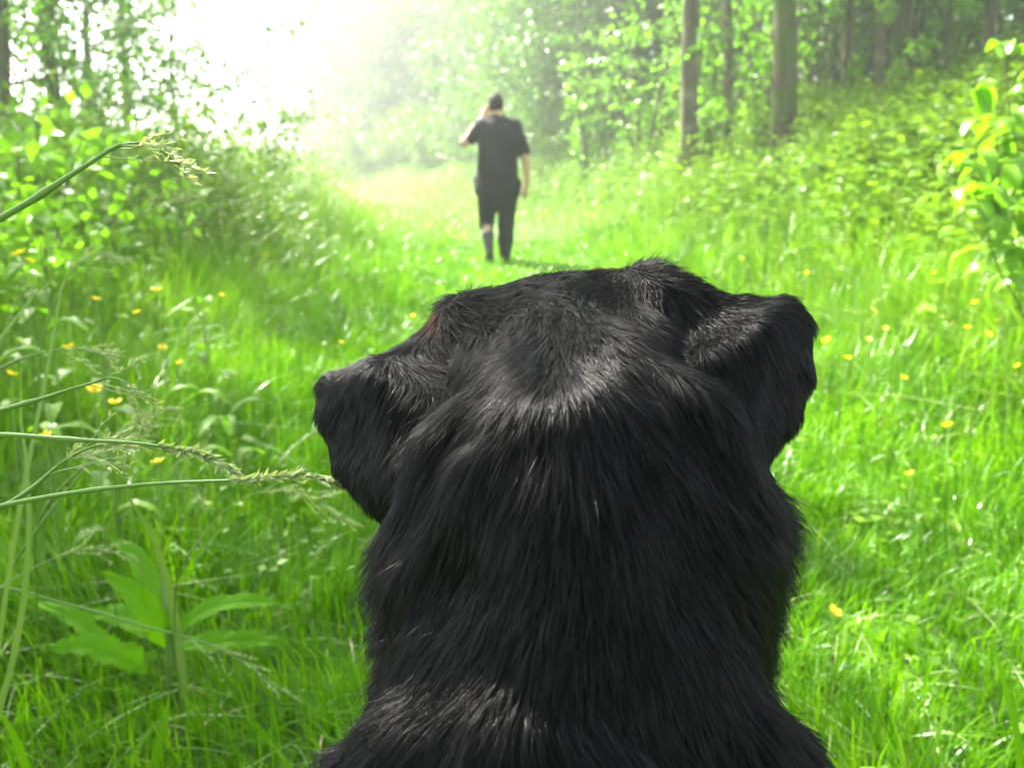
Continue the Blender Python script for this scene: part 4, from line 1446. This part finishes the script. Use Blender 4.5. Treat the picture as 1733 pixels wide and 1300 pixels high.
# combing: where on the animal (seen as in the photograph), which way the coat lies, length in mm, how far it stands off
G_ = [
    (950, 455, 0.55, (0.1, 1.0), 13, 0.35), (850, 480, 0.55, (0.7, 0.8), 13, 0.35), (1040, 455, 0.55, (-0.4, 1.0), 13, 0.4),
    (790, 540, 0.53, (0.9, 0.45), 17, 0.35), (760, 600, 0.50, (0.7, 0.8), 18, 0.3), (870, 560, 0.50, (0.8, 0.6), 15, 0.3),
    (1040, 530, 0.50, (-0.6, 0.8), 15, 0.3), (1090, 540, 0.50, (-0.2, 1.0), 17, 0.35), (1110, 430, 0.54, (0.2, -0.6), 14, 0.7),
    (1140, 470, 0.53, (0.7, -0.1), 16, 0.45), (1150, 560, 0.50, (0.3, 1.0), 18, 0.35), (750, 500, 0.54, (-0.5, -0.3), 16, 0.6),
    (940, 600, 0.47, (0.0, 1.0), 17, 0.3), (930, 650, 0.45, (0.0, 1.0), 22, 0.25),
    (1240, 520, 0.53, (1.0, 0.25), 17, 0.3), (1330, 520, 0.53, (0.9, 0.5), 11, 0.3), (1300, 650, 0.50, (0.5, 1.0), 8, 0.15), (1360, 620, 0.52, (0.3, 1.0), 7, 0.2),
    (1200, 640, 0.48, (0.35, 1.0), 18, 0.2), (1270, 740, 0.47, (0.1, 1.0), 12, 0.15),
    (680, 590, 0.52, (-0.6, 0.9), 17, 0.3), (570, 640, 0.53, (-0.9, 0.6), 11, 0.3), (600, 740, 0.51, (-0.2, 1.0), 8, 0.15), (550, 700, 0.52, (-0.2, 1.0), 7, 0.2),
    (720, 680, 0.47, (-0.3, 1.0), 20, 0.25), (640, 850, 0.49, (0.1, 1.0), 10, 0.15),
    (860, 720, 0.43, (-0.45, 1.0), 28, 0.2), (780, 820, 0.42, (-0.5, 1.0), 30, 0.2), (700, 920, 0.43, (-0.35, 1.0), 30, 0.25),
    (950, 800, 0.40, (-0.05, 1.0), 30, 0.2), (900, 900, 0.39, (-0.25, 1.0), 30, 0.18), (800, 980, 0.40, (-0.4, 1.0), 30, 0.18),
    (1040, 720, 0.43, (0.35, 1.0), 28, 0.2), (1130, 820, 0.41, (0.55, 1.0), 30, 0.2), (1200, 880, 0.42, (0.6, 0.9), 30, 0.25), (1080, 930, 0.39, (0.45, 1.0), 30, 0.2),
    (1010, 950, 0.385, (0.1, 1.0), 30, 0.18), (1160, 1000, 0.41, (0.75, 0.7), 30, 0.3), (1240, 1020, 0.43, (0.7, 0.8), 30, 0.3),
    (1320, 900, 0.48, (0.8, 0.7), 34, 0.95), (1315, 1020, 0.47, (0.8, 0.8), 34, 0.95), (1300, 1120, 0.46, (0.6, 1.0), 32, 0.8),
    (630, 960, 0.48, (-0.8, 0.7), 34, 0.95), (640, 1060, 0.47, (-0.8, 0.7), 34, 0.95), (625, 1150, 0.45, (-0.5, 0.9), 30, 0.7),
    (720, 1080, 0.40, (-0.5, 1.0), 28, 0.22), (850, 1080, 0.37, (-0.45, 1.0), 28, 0.22), (950, 1060, 0.365, (-0.3, 1.0), 28, 0.22), (1050, 1080, 0.37, (-0.05, 1.0), 28, 0.22),
    (1150, 1120, 0.39, (0.15, 1.0), 28, 0.25), (1250, 1180, 0.42, (0.4, 1.0), 28, 0.3), (760, 1170, 0.38, (-0.3, 1.0), 27, 0.3), (900, 1160, 0.355, (-0.2, 1.0), 27, 0.3),
    (1050, 1170, 0.365, (0.1, 1.0), 27, 0.3), (1160, 1200, 0.39, (0.25, 1.0), 27, 0.3),
    (650, 1230, 0.42, (-0.5, 1.0), 27, 0.3), (780, 1270, 0.36, (-0.2, 1.0), 26, 0.3), (950, 1250, 0.34, (0.5, 0.9), 26, 0.25), (1080, 1270, 0.35, (0.7, 0.8), 26, 0.3),
    (1250, 1270, 0.39, (0.3, 1.0), 27, 0.3), (1350, 1270, 0.42, (0.6, 0.8), 26, 0.4), (570, 1270, 0.42, (-0.6, 0.8), 26, 0.4)]
gp_ = np.array([W(q[0], q[1], q[2]) for q in G_])
gd_ = np.array([unit(D2(*q[3])) for q in G_])
gl_ = np.array([q[4] * 0.001 for q in G_])
ga_ = np.array([q[5] for q in G_])
flow = np.zeros((N_S, 3))
length = np.zeros(N_S)
lift = np.zeros(N_S)
for s0 in range(0, N_S, 20000):
    s1 = min(N_S, s0 + 20000)
    d2 = ((P0[s0:s1, None, :] - gp_[None]) ** 2).sum(-1)
    wt = 1 / (d2 + 0.018 ** 2) ** 2
    w0 = np.full((s1 - s0, 1), 1 / (0.075 ** 2) ** 2)
    tot = wt.sum(1, keepdims=True) + w0
    z = P0[s0:s1, 2:3]
    base = np.concatenate([0 * z, np.where(z > 0.56, -0.6, -0.35), np.where(z > 0.56, -0.5, -0.9)], 1)
    base = base + np.stack([0.8 * (P0[s0:s1, 0] - DX), 0 * z[:, 0], 0 * z[:, 0]], 1)
    flow[s0:s1] = (wt @ gd_ + w0 * base) / tot
    length[s0:s1] = (wt @ gl_ + (w0 * np.where(z > 0.3, 0.022, 0.014))[:, 0]) / tot[:, 0]
    lift[s0:s1] = (wt @ ga_ + w0[:, 0] * 0.3) / tot[:, 0]
face_z = smooth(0.60, 0.66, P0[:, 1])                       # short hair on the face and muzzle
length = length * (1 - 0.65 * face_z) * 0.66
lift = np.where(lift < 0.5, lift * 0.8, lift * 1.1)
flow = flow + rng.normal(0, 0.10, (N_S, 3))
T_ = unit(flow - (flow * NN).sum(1, keepdims=True) * NN)
# locks: neighbouring hairs share a direction and a tip
wp = P0 + 0.004 * np.stack([vnoise(P0[:, 0] + P0[:, 1], P0[:, 2], 0.012, s) for s in (1, 2, 3)], 1)
def locks(size):
    cell = np.floor(wp / size).astype(np.int64)
    key = cell[:, 0] * 4000003 + cell[:, 1] * 2003 + cell[:, 2]
    _, iv = np.unique(key, return_inverse=True)
    iv = iv.ravel()
    n = iv.max() + 1
    return iv, n, np.bincount(iv, minlength=n).astype(float)[:, None]


big, nB, cB = locks(0.0085)
inv, nC, cnt = locks(0.0016)
jit = rng.normal(0, 0.06, (nB, 3))[big] + rng.normal(0, 0.13, (nC, 3))[inv]
jit = jit * np.clip(length / 0.024, 0.25, 1.0)[:, None]
T_ = unit(T_ + jit - (jit * NN).sum(1, keepdims=True) * NN)
cL = rng.uniform(0.85, 1.15, nC)
length = length * cL[inv] * rng.uniform(0.65, 1.15, N_S)
lift = np.clip(lift * rng.uniform(0.75, 1.25, N_S) * rng.uniform(0.35, 1.65, nC)[inv] * rng.uniform(0.75, 1.3, nB)[big], 0.05, 1.3)
guard = rng.random(N_S) < 0.009                              # longer guard hairs that stand clear of the locks
length = np.where(guard, length * 1.55, length)
lift = np.where(guard, np.minimum(lift * 1.4 + 0.08, 1.35), lift)
K = 6
pts = np.empty((N_S, K, 3), np.float32)
wob = rng.normal(0, 0.06, (N_S, 3))
for k in range(K):
    s = k / (K - 1)
    up = lift * length * (s * 1.25 - 0.55 * s * s) + 0.0012 * s
    p = P0 + T_ * (length * s * np.cos(np.minimum(lift, 1.2) * 0.8))[:, None] + NN * up[:, None] + wob * (length * s * s)[:, None]
    p[:, 2] -= 0.0015 * s * s
    pts[:, k] = p
# pull the tips of a lock together
tipc = np.stack([np.bincount(inv, pts[:, K - 1, i], nC) for i in range(3)], 1) / cnt
tipb = np.stack([np.bincount(big, pts[:, K - 1, i], nB) for i in range(3)], 1) / cB
rel0 = (pts[:, K - 1] - tipc[inv]) * np.where(guard, 0.15, 1.0)[:, None]
for k in range(1, K):
    s = k / (K - 1)
    rel = rel0
    pts[:, k] -= (0.60 * s ** 0.9) * rel + (0.22 * s ** 1.5) * (tipc[inv] - tipb[big])
pts -= ORG.astype(np.float32)
hc = bpy.data.hair_curves.new('fur')
hc.add_curves([K] * N_S)
hc.attributes['position'].data.foreach_set('vector', pts.ravel())
rad = np.empty((N_S, K), np.float32)
rr = 0.000105 * rng.uniform(0.7, 1.3, N_S) * (1 + 0.9 * (1 - smooth(0.36, 0.46, P0[:, 2])))
for k in range(K):
    rad[:, k] = rr * (1 - 0.8 * (k / (K - 1)) ** 1.5)
ra = hc.attributes.get('radius') or hc.attributes.new('radius', 'FLOAT', 'POINT')
ra.data.foreach_set('value', rad.ravel())
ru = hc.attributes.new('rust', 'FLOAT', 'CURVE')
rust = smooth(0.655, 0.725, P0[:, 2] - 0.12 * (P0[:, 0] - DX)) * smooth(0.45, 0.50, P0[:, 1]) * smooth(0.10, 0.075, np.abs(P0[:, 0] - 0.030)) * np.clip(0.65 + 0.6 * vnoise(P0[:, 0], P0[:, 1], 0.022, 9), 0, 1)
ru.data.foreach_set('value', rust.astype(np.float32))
go = hc.attributes.new('gloss', 'FLOAT', 'CURVE')
gloss = np.clip(0.62 * rng.random(nC)[inv] ** 1.3 + 0.38 * rng.random(N_S), 0, 1)
go.data.foreach_set('value', gloss.astype(np.float32))
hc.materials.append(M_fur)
fo = bpy.data.objects.new('fur', hc)
COL.objects.link(fo)
fo.parent = dog
scene.render.hair_type = 'STRIP'
